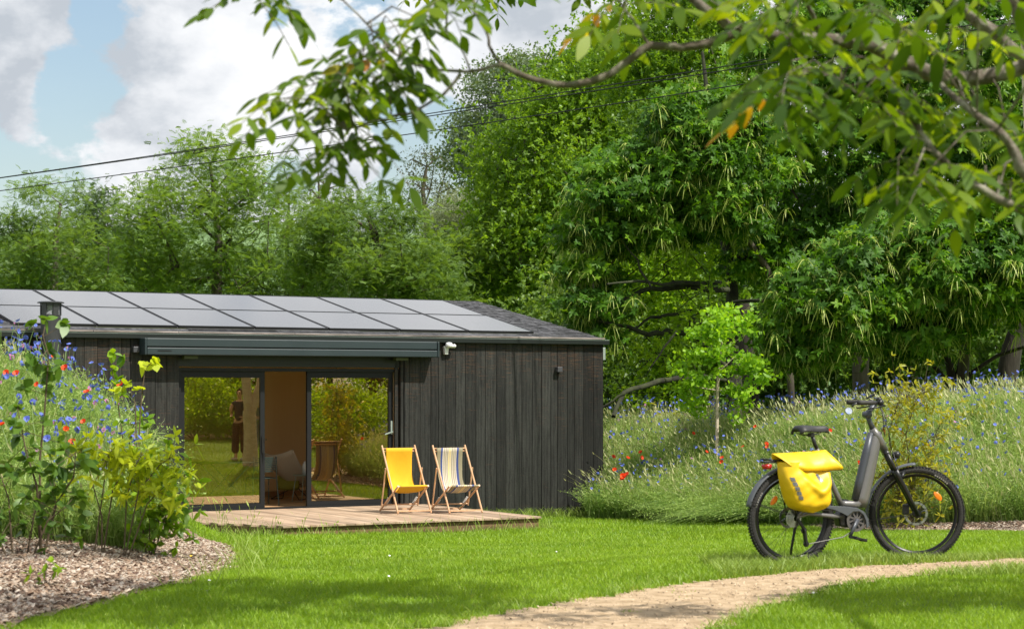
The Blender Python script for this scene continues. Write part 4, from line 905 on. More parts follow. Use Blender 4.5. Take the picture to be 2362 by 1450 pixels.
person(p2, face(p2), 'grey-haired standing person in a blue shirt holding a phone, mirrored beside the tree trunk', (((-.06, -.28, 1.22), (.4, -.7, .4)), ((.05, -.28, 1.20), (-.4, -.7, .3))), M['bluecloth'], M['jeans'], M['skin'], M['hairgrey'], 1.78, True)
# ---------------------------------------------------------------- vegetation tools
def unit(v): return v/np.maximum(np.linalg.norm(v, axis=-1, keepdims=True), 1e-9)
def rdir(n, zb=0., zs=1.): v = rng.normal(size=(n, 3)); v[:, 2] = v[:, 2]*zs+zb; return unit(v)
class LB:                                            # collects ribbons (leaves, blades, petals) into one mesh
    def __init__(s): s.V = []; s.F = []; s.T = []; s.n = 0
    def ribbon(s, o, d, nrm, L, Wd, bend=None, st=(0, .45, 1), pr=(0, 1, 0), tint=None, cup=0):
        o = np.asarray(o, float); N = len(o); L = np.broadcast_to(L, N)[:, None]; Wd = np.broadcast_to(Wd, N)[:, None]; side = unit(np.cross(d, nrm)); K = len(st)
        P = np.empty((N, 2*K, 3))
        for i, (t, w) in enumerate(zip(st, pr)):
            c = o+d*L*t+(bend*L*t*t if bend is not None else 0)
            P[:, 2*i] = c+side*Wd*w/2; P[:, 2*i+1] = c-side*Wd*w/2
        b = (np.arange(N)*2*K)[:, None]+s.n
        for i in range(K-1): s.F.append(b+np.array([[2*i, 2*i+1, 2*i+3, 2*i+2]]))
        s.V.append(P.reshape(-1, 3)); s.n += N*2*K; tint = rng.random(N) if tint is None else np.clip(tint, 0, 1); s.T.append(np.repeat(tint, 2*K))
    def kite(s, o, d, nrm, L, Wd, tint=None):
        o = np.asarray(o, float); N = len(o); L = np.broadcast_to(L, N)[:, None]; Wd = np.broadcast_to(Wd, N)[:, None]; side = unit(np.cross(d, nrm))
        P = np.stack([o, o+d*L*.5+side*Wd/2, o+d*L, o+d*L*.5-side*Wd/2], 1); s.F.append((np.arange(N)*4)[:, None]+s.n+np.arange(4)[None])
        s.V.append(P.reshape(-1, 3)); s.n += N*4; tint = rng.random(N) if tint is None else np.clip(tint, 0, 1); s.T.append(np.repeat(tint, 4))
    def build(s, name, m, parent=None):
        return npmesh(name, np.concatenate(s.V), [np.concatenate(s.F)], m, parent, tint=np.concatenate(s.T))
def polydist(x, y, poly):
    P = np.array(poly, float); Q = np.roll(P, -1, 0); d = Q-P; p = np.stack([x, y], 1)[:, None]; t = np.clip(((p-P)*d).sum(2)/(d*d).sum(1), 0, 1); return np.linalg.norm(p-(P+d*t[..., None]), axis=2).min(1)
def volume(poly, n, d, depth, shell=.5, minsep=0, edge=0):    # centres filling the real volume of a crown whose side view is the outline
    P = np.array(poly, float); lo, hi = P.min(0), P.max(0); out = np.zeros((0, 3)); tries = 0
    while len(out) < n and tries < 40:
        tries += 1; x = rng.uniform(lo[0], hi[0], n*3); y = rng.uniform(lo[1], hi[1], n*3); k = inpoly(x, y, poly); x, y = x[k], y[k]
        e = polydist(x, y, poly); k = e >= edge; x, y, e = x[k], y[k], e[k]
        R0 = min(hi[0]-lo[0], hi[1]-lo[1])/2; th = depth*np.sqrt(np.clip(1-(1-np.clip(e/R0, 0, 1))**2, 0, 1)); u = rng.uniform(-1, 1, len(x)); u = np.sign(u)*np.abs(u)**shell
        dd = d+u*th; pts = np.stack([(x-CX)/F*dd, dd, EYE-(y-HY)/F*dd], 1); out = np.concatenate([out, pts])
    return out[:n]
def grow(seed, radii, targets, seg=.6, wig=.12, rise=.25, kr=.010, ke=.45, tipr=.006):
    """branch skeleton: every target joins the nearest limb already there; limb radius follows what it carries"""
    pos = [np.array(p, float) for p in seed]; par = list(range(-1, len(seed)-1)); ns = len(seed); cnt = [0]*ns
    T = np.asarray(targets); s0 = np.array(pos); order = np.argsort(np.linalg.norm(T[:, None]-s0[None], axis=2).min(1)); ends = []
    for ti in order:
        t = T[ti]; A = np.array(pos); dl = t-A; dist = np.linalg.norm(dl, axis=1)+.9*np.maximum(0, A[:, 2]-t[2]+.1)+.25*np.maximum(0, np.linalg.norm(dl[:, :2], axis=1)-2*np.abs(dl[:, 2])); dist[:1] += 1
        i = int(dist.argmin()); a = A[i]; n = max(1, int(np.linalg.norm(t-a)/seg)); prev = i
        for k in range(1, n+1):
            u = k/n; p = a*(1-u)+t*u+rng.normal(0, wig*seg, 3)*(k < n); p[2] += rise*seg*math.sin(PI*u)*-.6*(1 if n > 1 else 0)
            pos.append(p); par.append(prev); cnt.append(0); prev = len(pos)-1
        ends.append(prev)
        j = prev
        while j >= 0: cnt[j] += 1; j = par[j]
    rad = [kr*max(c, 1)**ke for c in cnt]
    for i in range(ns): rad[i] = max(radii[i], 0)
    return np.array(pos), par, rad, ns
def draw_limbs(mb, pos, par, rad, ns, seg=6):
    for i in range(1, len(pos)):
        p = par[i]
        if p < 0: continue
        r0 = rad[p] if (i < ns or rad[p] < rad[i]*1.8) else rad[i]*1.25
        mb.tube([pos[p], pos[i]], [r0, rad[i]], 10 if i < ns else seg, cap=False)
def leafs_simple(lb, C, n, spread, L, Wd, up=.6, flat=.6, tvar=.25):
    K = len(C); base = rng.random(K); idx = rng.integers(0, K, n); o = C[idx]+rng.normal(size=(n, 3))*np.array([1, 1, flat])*spread; nr = rdir(n, up); d = unit(np.cross(nr, rdir(n)))
    d[:, 2] -= .25; d = unit(d); lb.kite(o, d, nr, L*rng.uniform(.7, 1.25, n), Wd*rng.uniform(.75, 1.2, n), tint=base[idx]*.6+rng.random(n)*.4)
def leafs_tuft(lb, C, n, spread, L, Wd, k=7, flat=.6):     # small tufts of leaves at twig ends
    K = len(C); base = rng.random(K); m = n//k; idx = rng.integers(0, K, m); o = C[idx]+rng.normal(size=(m, 3))*np.array([1, 1, flat])*spread; ax = rdir(m, .5)
    o = np.repeat(o, k, 0); ax = np.repeat(ax, k, 0); N = len(o); d = unit(ax*.35+rdir(N)); d[:, 2] -= .1; nr = unit(rdir(N, 1.0)); bt = np.repeat(base[idx]*.55+rng.random(m)*.25, k)
    lb.kite(o, unit(d), nr, L*rng.uniform(.7, 1.25, N), Wd*rng.uniform(.75, 1.2, N), tint=bt+rng.random(N)*.25)
def leafs_feather(lb, C, n, spread, L=.075, Wd=.028, k=6, rach=.24, flat=.5):
    L = L*.68; Wd = Wd*.8; n = int(n*2.0); spread = spread*.92; K = len(C); base = rng.random(K); m = n//(2*k+1); idx = rng.integers(0, K, m); o = C[idx]+rng.normal(size=(m, 3))*np.array([1, 1, flat])*spread; a = unit(rdir(m, .15)*np.array([1, 1, .7])); up = unit(rdir(m, 2.2)); sd = unit(np.cross(a, up)); bt = base[idx]*.6+rng.random(m)*.25
    for j in range(k):
        t = .2+.75*j/(k-1)
        for s in (-1, 1): lb.kite(o+a*rach*t-np.array([0, 0, .05])*t*t, unit(a*.45+sd*s), up, L*rng.uniform(.8, 1.1, m), Wd, tint=bt+rng.random(m)*.15)
    lb.kite(o+a*rach-np.array([0, 0, .05]), a, up, L, Wd, tint=bt)
def leafs_chestnut(lb, cb, C, n, spread, L=.19, Wd=.052, k=7, flat=.5, cat=.25, catmask=None):
    K = len(C); base = rng.random(K); m = n//k; idx = rng.integers(0, K, m); o = C[idx]+rng.normal(size=(m, 3))*np.array([1, 1, flat])*spread; out = unit(rdir(m, .9)+np.array([0, -.5, 0])); up = np.array([0, 0, 1.])
    e1 = unit(np.cross(out, rdir(m))); e2 = np.cross(out, e1); bt = base[idx]*.6+rng.random(m)*.35
    for j in range(k):
        a = 2*PI*j/k+rng.normal(0, .25, m); r = e1*np.cos(a)[:, None]+e2*np.sin(a)[:, None]; d = unit(r+out*.6*rng.random(m)[:, None]+np.array([0, 0, -.04])); Lj = L*rng.uniform(.65, 1.15, m)
        lb.ribbon(o, d, unit(out+rdir(m)*.25), Lj, Wd*rng.uniform(.8, 1.1, m), bend=np.array([0, 0, -.30])*rng.uniform(.2, 1.4, m)[:, None], st=(0, .35, .7, 1), pr=(.15, 1, .8, 0), tint=bt+rng.random(m)*.25)
    if cb is not None:
        pick = rng.random(m) < cat*(1 if catmask is None else catmask(o)); oc = o[pick]; q = len(oc)
        for j in range(10):
            d = unit(rdir(q, .15)*np.array([1, 1, .5])+out[pick]*.4); Lc_ = rng.uniform(.16, .30, q); cb.ribbon(oc, d, rdir(q), Lc_, .012, bend=np.array([0, 0, -1.15])*rng.uniform(.8, 1.2, q)[:, None], st=(0, .3, .6, .85, 1), pr=(1, 1, 1, 1, .5))
L_ = {}
L_['ash'] = leafmat('ash_leaves', (.042, .10, .020), (.18, .28, .055), .42)
L_['ashdark'] = leafmat('dark_ash_leaves', (.032, .075, .024), (.11, .18, .055), .38)
L_['robinia'] = leafmat('robinia_leaves', (.050, .12, .018), (.23, .35, .06), .44)
L_['oak'] = leafmat('oak_leaves', (.050, .13, .010), (.23, .37, .03), .46)
L_['oakbright'] = leafmat('bright_oak_leaves', (.12, .24, .012), (.30, .46, .03), .50)
L_['poplar'] = leafmat('poplar_leaves', (.065, .11, .055), (.17, .23, .13), .30)
L_['willow'] = leafmat('willow_leaves', (.13, .17, .08), (.26, .31, .17), .35, tcol=(1.3, 1.2, .8))
L_['chestnut'] = leafmat('chestnut_leaves', (.020, .070, .009), (.20, .35, .022), .42, rough=.5, spec=.25, tcol=(1.8, 1.7, .5), var=((.72, (.085, .20, .014)),))
L_['catkin'] = leafmat('chestnut_catkins', (.34, .44, .07), (.58, .66, .18), .4, tcol=(1.2, 1.2, .8))
L_['under'] = leafmat('understorey_leaves', (.045, .11, .018), (.17, .28, .05), .42)
L_['linden'] = leafmat('young_linden_leaves', (.10, .24, .012), (.33, .54, .035), .46)
L_['walnut'] = leafmat('walnut_leaves', (.028, .070, .006), (.22, .31, .010), .50, var=((.45, (.085, .155, .008)), (.84, (.28, .36, .010)), (.90, (.48, .38, .015)), (.985, (.40, .14, .015))))
L_['mist'] = leafmat('mistletoe_leaves', (.035, .045, .015), (.09, .11, .03), .3)
G = 'trees growing behind the cabin'; GLOW = 'low trees behind the cabin roof'
def tree(name, label, cat, outline, d, depth, nclump, nleaf, style, m, trunk, trad, L=.1, Wd=.055, spread=.32, seg=.7, group=None, bark='bark', kr=.010, ke=.45, extra=None, flat=.6, edge=8, shell=.55, limb_targets=.7, cat_amt=.25, catmask=None, seg_sides=6, wig=.12, far_=0):
    q = {G: 1.42, GLOW: 1.25}.get(group, 1) if not far_ else far_; d *= q; depth *= q*.9; trunk = [(x, y, dd*q) for x, y, dd in trunk]; trad = [r*q for r in trad]; L *= q; Wd *= q; spread *= q; seg *= q; kr *= q
    tr = [W(x, y, dd) for x, y, dd in trunk]; bx, by = tr[0].x, tr[0].y; tr[0].z = zgf(bx, by)-.15; org = Vector((bx, by, zgf(bx, by)))
    t = empty(name, org, 0, label, cat, group); nclump = int(nclump*.72) if style == 'feather' else nclump; C = volume(outline, nclump, d, depth, shell, edge=edge)
    if extra is not None: C = np.concatenate([C, extra])
    o3 = np.array(org); Cl = C-o3; k = rng.random(len(Cl)) < limb_targets; pos, par, rad, ns = grow([np.array(p)-o3 for p in tr], trad, Cl[k], seg, wig=wig, kr=kr, ke=ke)
    mb = MB(); draw_limbs(mb, pos, par, rad, ns, seg_sides); mb.build('trunk', M[bark], t, smooth=True)
    lb = LB(); cb = None
    if style == 'simple': leafs_simple(lb, Cl, nleaf, spread, L, Wd, flat=flat)
    elif style == 'tuft': leafs_tuft(lb, Cl, nleaf, spread, L, Wd, flat=flat)
    elif style == 'feather': leafs_feather(lb, Cl, nleaf, spread, L, Wd, flat=flat)
    elif style == 'chestnut':
        cb = LB(); leafs_chestnut(lb, cb, Cl, nleaf, spread, L, Wd, flat=flat, cat=cat_amt, catmask=(lambda p: catmask(p+o3)) if catmask else None)
    lb.build('crown', m, t)
    if cb is not None and cb.n: cb.build('catkins', L_['catkin'], t)
    return t
# ---------------------------------------------------------------- trees behind the cabin
G = 'trees growing behind the cabin'
tree('robinia_tree', 'tall feathery green tree with a pointed top rising above the middle of the solar panels', 'tree',
     [(300, 690), (255, 560), (285, 470), (330, 430), (370, 375), (420, 350), (440, 315), (485, 300), (520, 330), (545, 350), (600, 352), (650, 395), (690, 460), (690, 560), (660, 640), (640, 700)], 50, 3.2, 170, 88000, 'feather', L_['robinia'],
     [(495, 800, 50), (500, 640, 50), (505, 560, 50), (495, 470, 50), (485, 380, 50)], [.17, .13, .10, .06, .03], L=.078, Wd=.034, spread=.36, group=G, kr=.011, limb_targets=.85)
tree('ash_tree', 'slender feathery tree at the far left edge with several thin tops', 'tree',
     [(-60, 700), (-70, 560), (-20, 500), (30, 480), (50, 440), (90, 420), (110, 460), (160, 415), (185, 430), (190, 500), (250, 560), (280, 640), (280, 700)], 47, 2.6, 95, 52000, 'feather', L_['ash'], [(120, 820, 47), (125, 640, 47), (130, 540, 47), (140, 470, 47)], [.12, .09, .06, .03], L=.075, Wd=.03, spread=.30, group=G, kr=.010, edge=2)
tree('ash_tree', 'round-topped darker tree between the far left tree and the tall feathery one', 'tree',
     [(150, 700), (170, 560), (180, 480), (210, 440), (250, 440), (285, 470), (310, 540), (330, 640), (340, 700)], 54, 2.5, 70, 40000, 'feather', L_['ashdark'], [(235, 830, 54), (235, 600, 54), (240, 500, 54)], [.12, .09, .04], L=.08, Wd=.034, spread=.34, group=G)
tree('ash_tree', 'wide ash tree behind the right half of the solar panels, three rounded tops', 'tree',
     [(690, 700), (680, 600), (700, 530), (720, 490), (760, 460), (790, 440), (820, 460), (850, 435), (885, 445), (905, 470), (930, 455), (960, 470), (985, 530), (1020, 580), (1050, 660), (1050, 700)], 46, 3.0, 150, 84000, 'feather', L_['ash'], [(880, 830, 46), (880, 660, 46), (870, 570, 46), (850, 500, 46)], [.15, .12, .08, .04], L=.078, Wd=.033, spread=.33, group=G, limb_targets=.8)
tree('ash_tree', 'thin half-bare tree top just right of the tall feathery tree', 'tree',
     [(600, 560), (640, 440), (655, 370), (680, 345), (690, 400), (700, 470), (690, 560)], 58, .8, 34, 5200, 'feather', L_['ash'], [(660, 850, 58), (662, 560, 58), (668, 440, 58)], [.10, .06, .02], L=.08, Wd=.03, spread=.22, group=G, edge=0)
tree('bare_tree', 'bare dark tree top standing against the white cloud', 'tree',
     [(700, 520), (712, 440), (700, 400), (725, 370), (745, 400), (770, 380), (780, 440), (775, 520)], 60, .7, 46, 260, 'simple', L_['mist'], [(733, 850, 60), (735, 560, 60), (737, 460, 60), (733, 380, 60)], [.10, .07, .045, .015], spread=.12, group=G, edge=0, limb_targets=1, kr=.012, seg=.35)
tree('mistletoe_tree', 'sparse dark tree with mistletoe clumps standing alone against blue sky', 'tree',
     [(930, 480), (945, 400), (935, 375), (970, 350), (1010, 345), (1045, 365), (1050, 420), (1030, 480), (1000, 500), (960, 500)], 75, 1.8, 60, 2600, 'simple', L_['mist'], [(985, 820, 75), (985, 520, 75), (975, 440, 75), (985, 385, 75)], [.17, .12, .08, .03], L=.11, Wd=.05, spread=.30, group=G, edge=0, limb_targets=1, kr=.013, seg=.5)
tree('willow_tree', 'pale grey-green bush-like tree behind the right end of the roof', 'tree',
     [(985, 700), (980, 600), (985, 530), (1010, 480), (1050, 450), (1100, 460), (1130, 520), (1130, 620), (1120, 700)], 58, 2.4, 70, 30000, 'simple', L_['willow'], [(1060, 830, 58), (1060, 640, 58), (1060, 540, 58)], [.12, .08, .04], L=.12, Wd=.035, spread=.34, group=G)
tree('poplar_tree', 'grey-green poplar leaning out left of the big oak', 'tree',
     [(1050, 420), (1045, 380), (1055, 330), (1045, 270), (1075, 230), (1060, 190), (1100, 150), (1160, 120), (1230, 110), (1290, 150), (1330, 240), (1300, 340), (1200, 420), (1120, 460), (1070, 440)], 56, 2.4, 95, 30000, 'simple', L_['poplar'], [(1240, 900, 56), (1230, 600, 56), (1190, 420, 56), (1160, 300, 56), (1150, 200, 56)], [.22, .18, .13, .08, .04], L=.11, Wd=.07, spread=.34, group=G, far_=1.6, edge=2, limb_targets=.8)
tree('oak_tree', 'large bright green oak filling the middle behind the end of the cabin', 'tree',
     [(1010, 700), (1040, 600), (1060, 540), (1110, 490), (1130, 420), (1090, 380), (1130, 310), (1180, 270), (1190, 190), (1250, 150), (1290, 160), (1330, 110), (1370, 60), (1420, 50), (1470, 120), (1500, 230), (1480, 360), (1440, 480), (1420, 640), (1420, 760), (1300, 760), (1150, 720)], 43, 3.6, 300, 150000, 'tuft', L_['oak'],
     [(1330, 960, 43), (1330, 760, 43), (1325, 560, 43), (1320, 400, 43), (1345, 250, 43), (1370, 130, 43)], [.30, .27, .22, .16, .10, .05], L=.095, Wd=.05, spread=.36, group=G, far_=1.72, limb_targets=.6, kr=.012)
tree('oak_tree', 'tall oak top behind the foreground branch near the upper middle', 'tree',
     [(1440, 260), (1420, 180), (1400, 110), (1440, 50), (1470, -40), (1560, -120), (1680, -120), (1740, 0), (1740, 160), (1680, 300), (1560, 320)], 41, 2.6, 130, 62000, 'tuft', L_['oak'], [(1590, 960, 41), (1590, 600, 41), (1585, 350, 41), (1570, 150, 41), (1560, 20, 41)], [.26, .22, .17, .10, .05], L=.09, Wd=.05, spread=.34, group=G)
# old tree with mossy horizontal limbs, seen in the gap under the chestnut
t = empty('mossy_tree', tuple(Vector((W(1690, 900, 39.6).x, 39.6, zgf(W(1690, 900, 39.6).x, 39.6)))), 0, 'old tree trunk with long horizontal mossy limbs in the dark gap under the chestnuts', 'tree', G)
o_ = t.location; mb = MB()
def TL(pts, rr, d=39.6, sides=9, dd=0):
    rr = [r*.78 for r in rr]; n = len(pts); P = [Vector(W(x, y, d+dd*i/(n-1)))-o_ for i, (x, y) in enumerate(pts)]
    P2 = []; R2 = []
    for i in range(n-1):
        for k in range(3): u = k/3; P2.append(P[i].lerp(P[i+1], u)+Vector(rng.normal(0, .012, 3))); R2.append((rr[i]*(1-u)+rr[i+1]*u)*(1+rng.normal(0, .05)))
    P2.append(P[-1]); R2.append(rr[-1]); mb.tube(P2, R2, sides, cap=False)
TL([(1700, 1010), (1695, 860), (1690, 720), (1688, 640), (1672, 560), (1660, 450), (1640, 300), (1620, 120)], [.26, .21, .17, .15, .13, .11, .08, .04], dd=2.8)
TL([(1680, 672), (1640, 668), (1580, 662), (1500, 665), (1440, 690), (1380, 700), (1320, 690)], [.085, .08, .075, .06, .05, .035, .02], dd=-2)
TL([(1675, 655), (1600, 650), (1530, 655), (1470, 648), (1400, 655)], [.06, .055, .045, .035, .02], dd=-3)
TL([(1670, 720), (1620, 710), (1560, 725), (1500, 730), (1460, 760), (1400, 775)], [.05, .045, .045, .035, .03, .02], dd=-1)
TL([(1690, 860), (1600, 770), (1540, 765), (1500, 772), (1450, 755), (1380, 740), (1300, 720)], [.08, .07, .07, .06, .05, .035, .02], dd=-2)
TL([(1690, 880), (1620, 868), (1560, 872), (1500, 885), (1440, 905), (1415, 960)], [.05, .06, .07, .07, .055, .05], dd=-3)
TL([(1440, 905), (1400, 935), (1350, 960)], [.035, .03, .02], d=36)
TL([(1690, 590), (1740, 600), (1800, 605), (1880, 590), (1960, 560)], [.06, .055, .05, .04, .02], dd=4)
TL([(1692, 700), (1760, 690), (1840, 660), (1900, 640)], [.05, .045, .035, .02], dd=-3)
TL([(1500, 665), (1470, 600), (1440, 560)], [.03, .025, .015], d=37.5)
TL([(1560, 765), (1520, 820), (1500, 850)], [.03, .02, .01], d=37.5)
mb2 = mb; lb = LB(); C = volume([(1380, 560), (1400, 480), (1500, 440), (1640, 430), (1760, 480), (1800, 620), (1700, 640), (1560, 600), (1450, 640)], 45, 41, 1.5); C = np.concatenate([C, volume([(1400, 640), (1480, 600), (1640, 610), (1690, 700), (1640, 860), (1500, 930), (1400, 940), (1380, 760)], 26, 39.2, 1.3)])-np.array(o_)
for c in C[-26:]:
    for _ in range(3): e_ = c+rng.normal(0, .35, 3); mb2.tube([Vector(c), Vector((c+e_)/2+rng.normal(0, .05, 3)), Vector(e_)], [.014, .010, .005], 5, cap=False)
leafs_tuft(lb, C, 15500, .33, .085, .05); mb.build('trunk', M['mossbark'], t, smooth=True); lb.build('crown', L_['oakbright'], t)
GC = 'sweet chestnut trees along the right side'
cm = lambda p: (p[:, 1] < 1e9)*(.35+.65*(rng.random(len(p)) < .5))
tree('chestnut_tree', 'sweet chestnut hung with pale catkins left of the dark gap, above the young linden', 'tree',
     [(1330, 800), (1325, 700), (1310, 600), (1330, 500), (1325, 420), (1380, 370), (1450, 330), (1500, 290), (1560, 200), (1640, 180), (1720, 220), (1760, 300), (1790, 400), (1760, 500), (1700, 560), (1620, 540), (1520, 560), (1460, 620), (1420, 740), (1400, 820)], 38.2, 1.6, 125, 104000, 'chestnut', L_['chestnut'],
     [(1830, 1000, 40), (1820, 800, 40), (1770, 620, 39.8), (1690, 500, 39.2), (1600, 400, 38.8)], [.075, .07, .065, .06, .05], L=.122, Wd=.047, spread=.25, group=GC, limb_targets=.5, kr=.009, cat_amt=.06, flat=.42)
tree('chestnut_tree', 'broad sweet chestnut with a dark shaded interior behind the foreground branches', 'tree',
     [(1640, 560), (1700, 440), (1690, 300), (1700, 180), (1760, 60), (1900, -60), (2150, -120), (2420, -100), (2480, 200), (2460, 460), (2350, 520), (2200, 480), (2050, 520), (1950, 620), (1850, 700), (1740, 720)], 41.5, 3.2, 230, 150000, 'chestnut', L_['chestnut'],
     [(1990, 1000, 41.5), (1985, 860, 41.5), (1990, 700, 41.5), (2010, 520, 41.5), (2050, 330, 41.5), (2080, 120, 41.5)], [.2, .18, .16, .14, .12, .07], L=.13, Wd=.05, spread=.33, group=GC, limb_targets=.55, kr=.012, cat_amt=.04, flat=.36)
tree('chestnut_tree', 'nearest sweet chestnut with long drooping catkins at the right edge above the flowers', 'tree',
     [(1800, 850), (1770, 760), (1800, 680), (1860, 600), (1940, 530), (2020, 520), (2100, 480), (2200, 470), (2300, 470), (2400, 450), (2520, 500), (2540, 700), (2460, 840), (2380, 760), (2300, 730), (2200, 760), (2120, 830), (2050, 800), (1960, 830), (1900, 860)], 34.8, 1.6, 185, 118000, 'chestnut', L_['chestnut'],
     [(2225, 1000, 36.2), (2220, 880, 36.2), (2230, 760, 36), (2260, 640, 35.6), (2300, 560, 35.4)], [.11, .10, .10, .08, .06], L=.122, Wd=.047, spread=.26, group=GC, limb_targets=.5, kr=.010, cat_amt=.075, flat=.42)
# dark trunks at the right edge
def trunkonly(label, pts, rr, d, fork=()):
    org = W(pts[0][0], pts[0][1], d); org.z = zgf(org.x, org.y); t = empty('tree_trunk', org, 0, label, 'tree', 'bare dark trunks at the right edge'); b = MB()
    P = [W(x, y, d)-org for x, y in pts]; P[0].z = -.2; b.tube(P, rr, 12, cap=False)
    for f, fr in fork: b.tube([W(x, y, d)-org for x, y in f], fr, 8, cap=False)
    b.build('trunk', M['darkbark'], t, smooth=True)
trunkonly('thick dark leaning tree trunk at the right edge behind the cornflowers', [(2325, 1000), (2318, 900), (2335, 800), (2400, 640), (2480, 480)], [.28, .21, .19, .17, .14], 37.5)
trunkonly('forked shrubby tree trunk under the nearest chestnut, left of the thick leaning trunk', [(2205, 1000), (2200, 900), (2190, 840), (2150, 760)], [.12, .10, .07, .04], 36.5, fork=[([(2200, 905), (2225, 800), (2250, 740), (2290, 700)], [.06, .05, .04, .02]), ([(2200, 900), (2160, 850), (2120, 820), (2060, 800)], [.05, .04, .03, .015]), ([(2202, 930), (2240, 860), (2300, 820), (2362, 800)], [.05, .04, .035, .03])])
trunkonly('grey trunk section beside the young linden, rising behind it', [(1735, 1000), (1732, 900), (1722, 800), (1715, 700)], [.17, .15, .14, .12], 37)
# understorey masses behind, each a tree of its own
GU = 'understorey trees far behind the chestnuts'
US = [('bright green backlit tree far behind the mossy limbs', 1380, 1640, 520, 980, 52, 'oakbright', 46000), ('dark green tree between the young linden and the bicycle handlebar', 1640, 1960, 560, 1000, 50, 'under', 42000), ('deep green tree behind the forked trunks', 1920, 2260, 560, 1000, 49, 'under', 42000),
      ('dark leafy tree at the right edge behind the leaning trunk', 2200, 2560, 520, 1000, 46, 'under', 36000), ('mid green tree seen past the end of the cabin roof', 1180, 1440, 640, 1000, 50, 'ash', 30000), ('high dark tree closing the gaps behind the broad chestnut', 1820, 2420, 60, 620, 56, 'ashdark', 52000), ('tall green tree behind the mossy trunk, between oak and chestnut', 1420, 1860, 200, 640, 54, 'under', 42000)]
for lab, xa, xb, ya, yb, d, mm, nl in US:
    w = xb-xa; ol = [(xa+w*(.5+.5*math.cos(a)*(1+.08*math.sin(5*a+xa))), (ya+yb)/2+(yb-ya)/2*math.sin(a)*(1+.07*math.cos(4*a))) for a in [2*PI*k/18 for k in range(18)]]
    tree('understorey_tree', lab, 'tree', ol, d, 1.8, 100, nl, 'tuft', L_[mm], [((xa+xb)/2, 1040, d), ((xa+xb)/2, (ya+yb)/2+60, d), ((xa+xb)/2+8, ya+60, d)], [.18, .13, .05], L=.12, Wd=.075, spread=.42, group=GU, limb_targets=.5, edge=0, kr=.010, seg_sides=5)
for lab, xa, xb, ya, yb, d, mm, nl in [('low dense green tree behind the left solar panels', -120, 260, 560, 860, 60, 'ash', 30000), ('low dense green tree behind the middle solar panels', 240, 560, 570, 860, 62, 'under', 26000), ('low dense tree filling below the wide ash', 540, 860, 570, 860, 58, 'ashdark', 30000), ('low dense tree behind the roof ridge end', 820, 1240, 560, 880, 56, 'ash', 34000)]:
    w = xb-xa; ol = [(xa+w*(.5+.5*math.cos(a)*(1+.08*math.sin(5*a+xa))), (ya+yb)/2+(yb-ya)/2*math.sin(a)*(1+.07*math.cos(4*a))) for a in [2*PI*k/18 for k in range(18)]]
    tree('understorey_tree', lab, 'tree', ol, d, 1.8, 80, nl, 'feather', L_[mm], [((xa+xb)/2, 960, d), ((xa+xb)/2, (ya+yb)/2, d), ((xa+xb)/2+8, ya+50, d)], [.14, .10, .04], L=.10, Wd=.05, spread=.42, group=GLOW, limb_targets=.5, edge=0, seg_sides=5)
far = LB(); n = 60000; x = rng.uniform(-60, 60, n); y = rng.uniform(110, 130, n); z = rng.random(n)**.8*(9+1.5*np.sin(x*.45)+1.2*np.sin(x*1.1+2))-1.5; nn = rdir(n, .3)
far.kite(np.stack([x, y, z], 1), unit(np.cross(nn, rdir(n))), nn, .55, .4); tag(far.build('far_wood', leafmat('far_wood_leaves', (.03, .06, .02), (.08, .13, .04), .3)), 'distant band of woodland closing the view behind the trees', 'woodland', kind='stuff')
# young linden on the flower bank
tree('linden_sapling', 'young bright lime-green linden tree on the flower bank right of the cabin', 'tree',
     [(1575, 900), (1560, 850), (1590, 830), (1575, 790), (1590, 760), (1620, 740), (1640, 712), (1690, 715), (1720, 735), (1740, 770), (1738, 810), (1755, 850), (1775, 872), (1740, 900), (1735, 930), (1700, 945), (1680, 900), (1640, 900), (1610, 940), (1580, 930)], 33.5, .65, 50, 3300, 'simple', L_['linden'],
     [(1652, 990, 33.5), (1655, 900, 33.5), (1660, 830, 33.5), (1668, 760, 33.5)], [.034, .028, .02, .01], L=.09, Wd=.072, spread=.095, seg=.22, extra=np.array([tuple(W(x_, y_, 33.5+dd_)) for x_, y_, dd_ in ((1570, 905, 0), (1585, 935, .2), (1600, 880, -.3), (1560, 840, .1), (1765, 868, 0), (1750, 880, .2), (1725, 905, -.2), (1715, 935, .1), (1700, 960, 0), (1740, 855, .3), (1615, 950, 0), (1640, 720, 0), (1680, 712, 0), (1605, 760, .2), (1730, 725, -.1))]), bark='birchbark', kr=.0035, ke=.4, limb_targets=.8, edge=4, flat=.5)
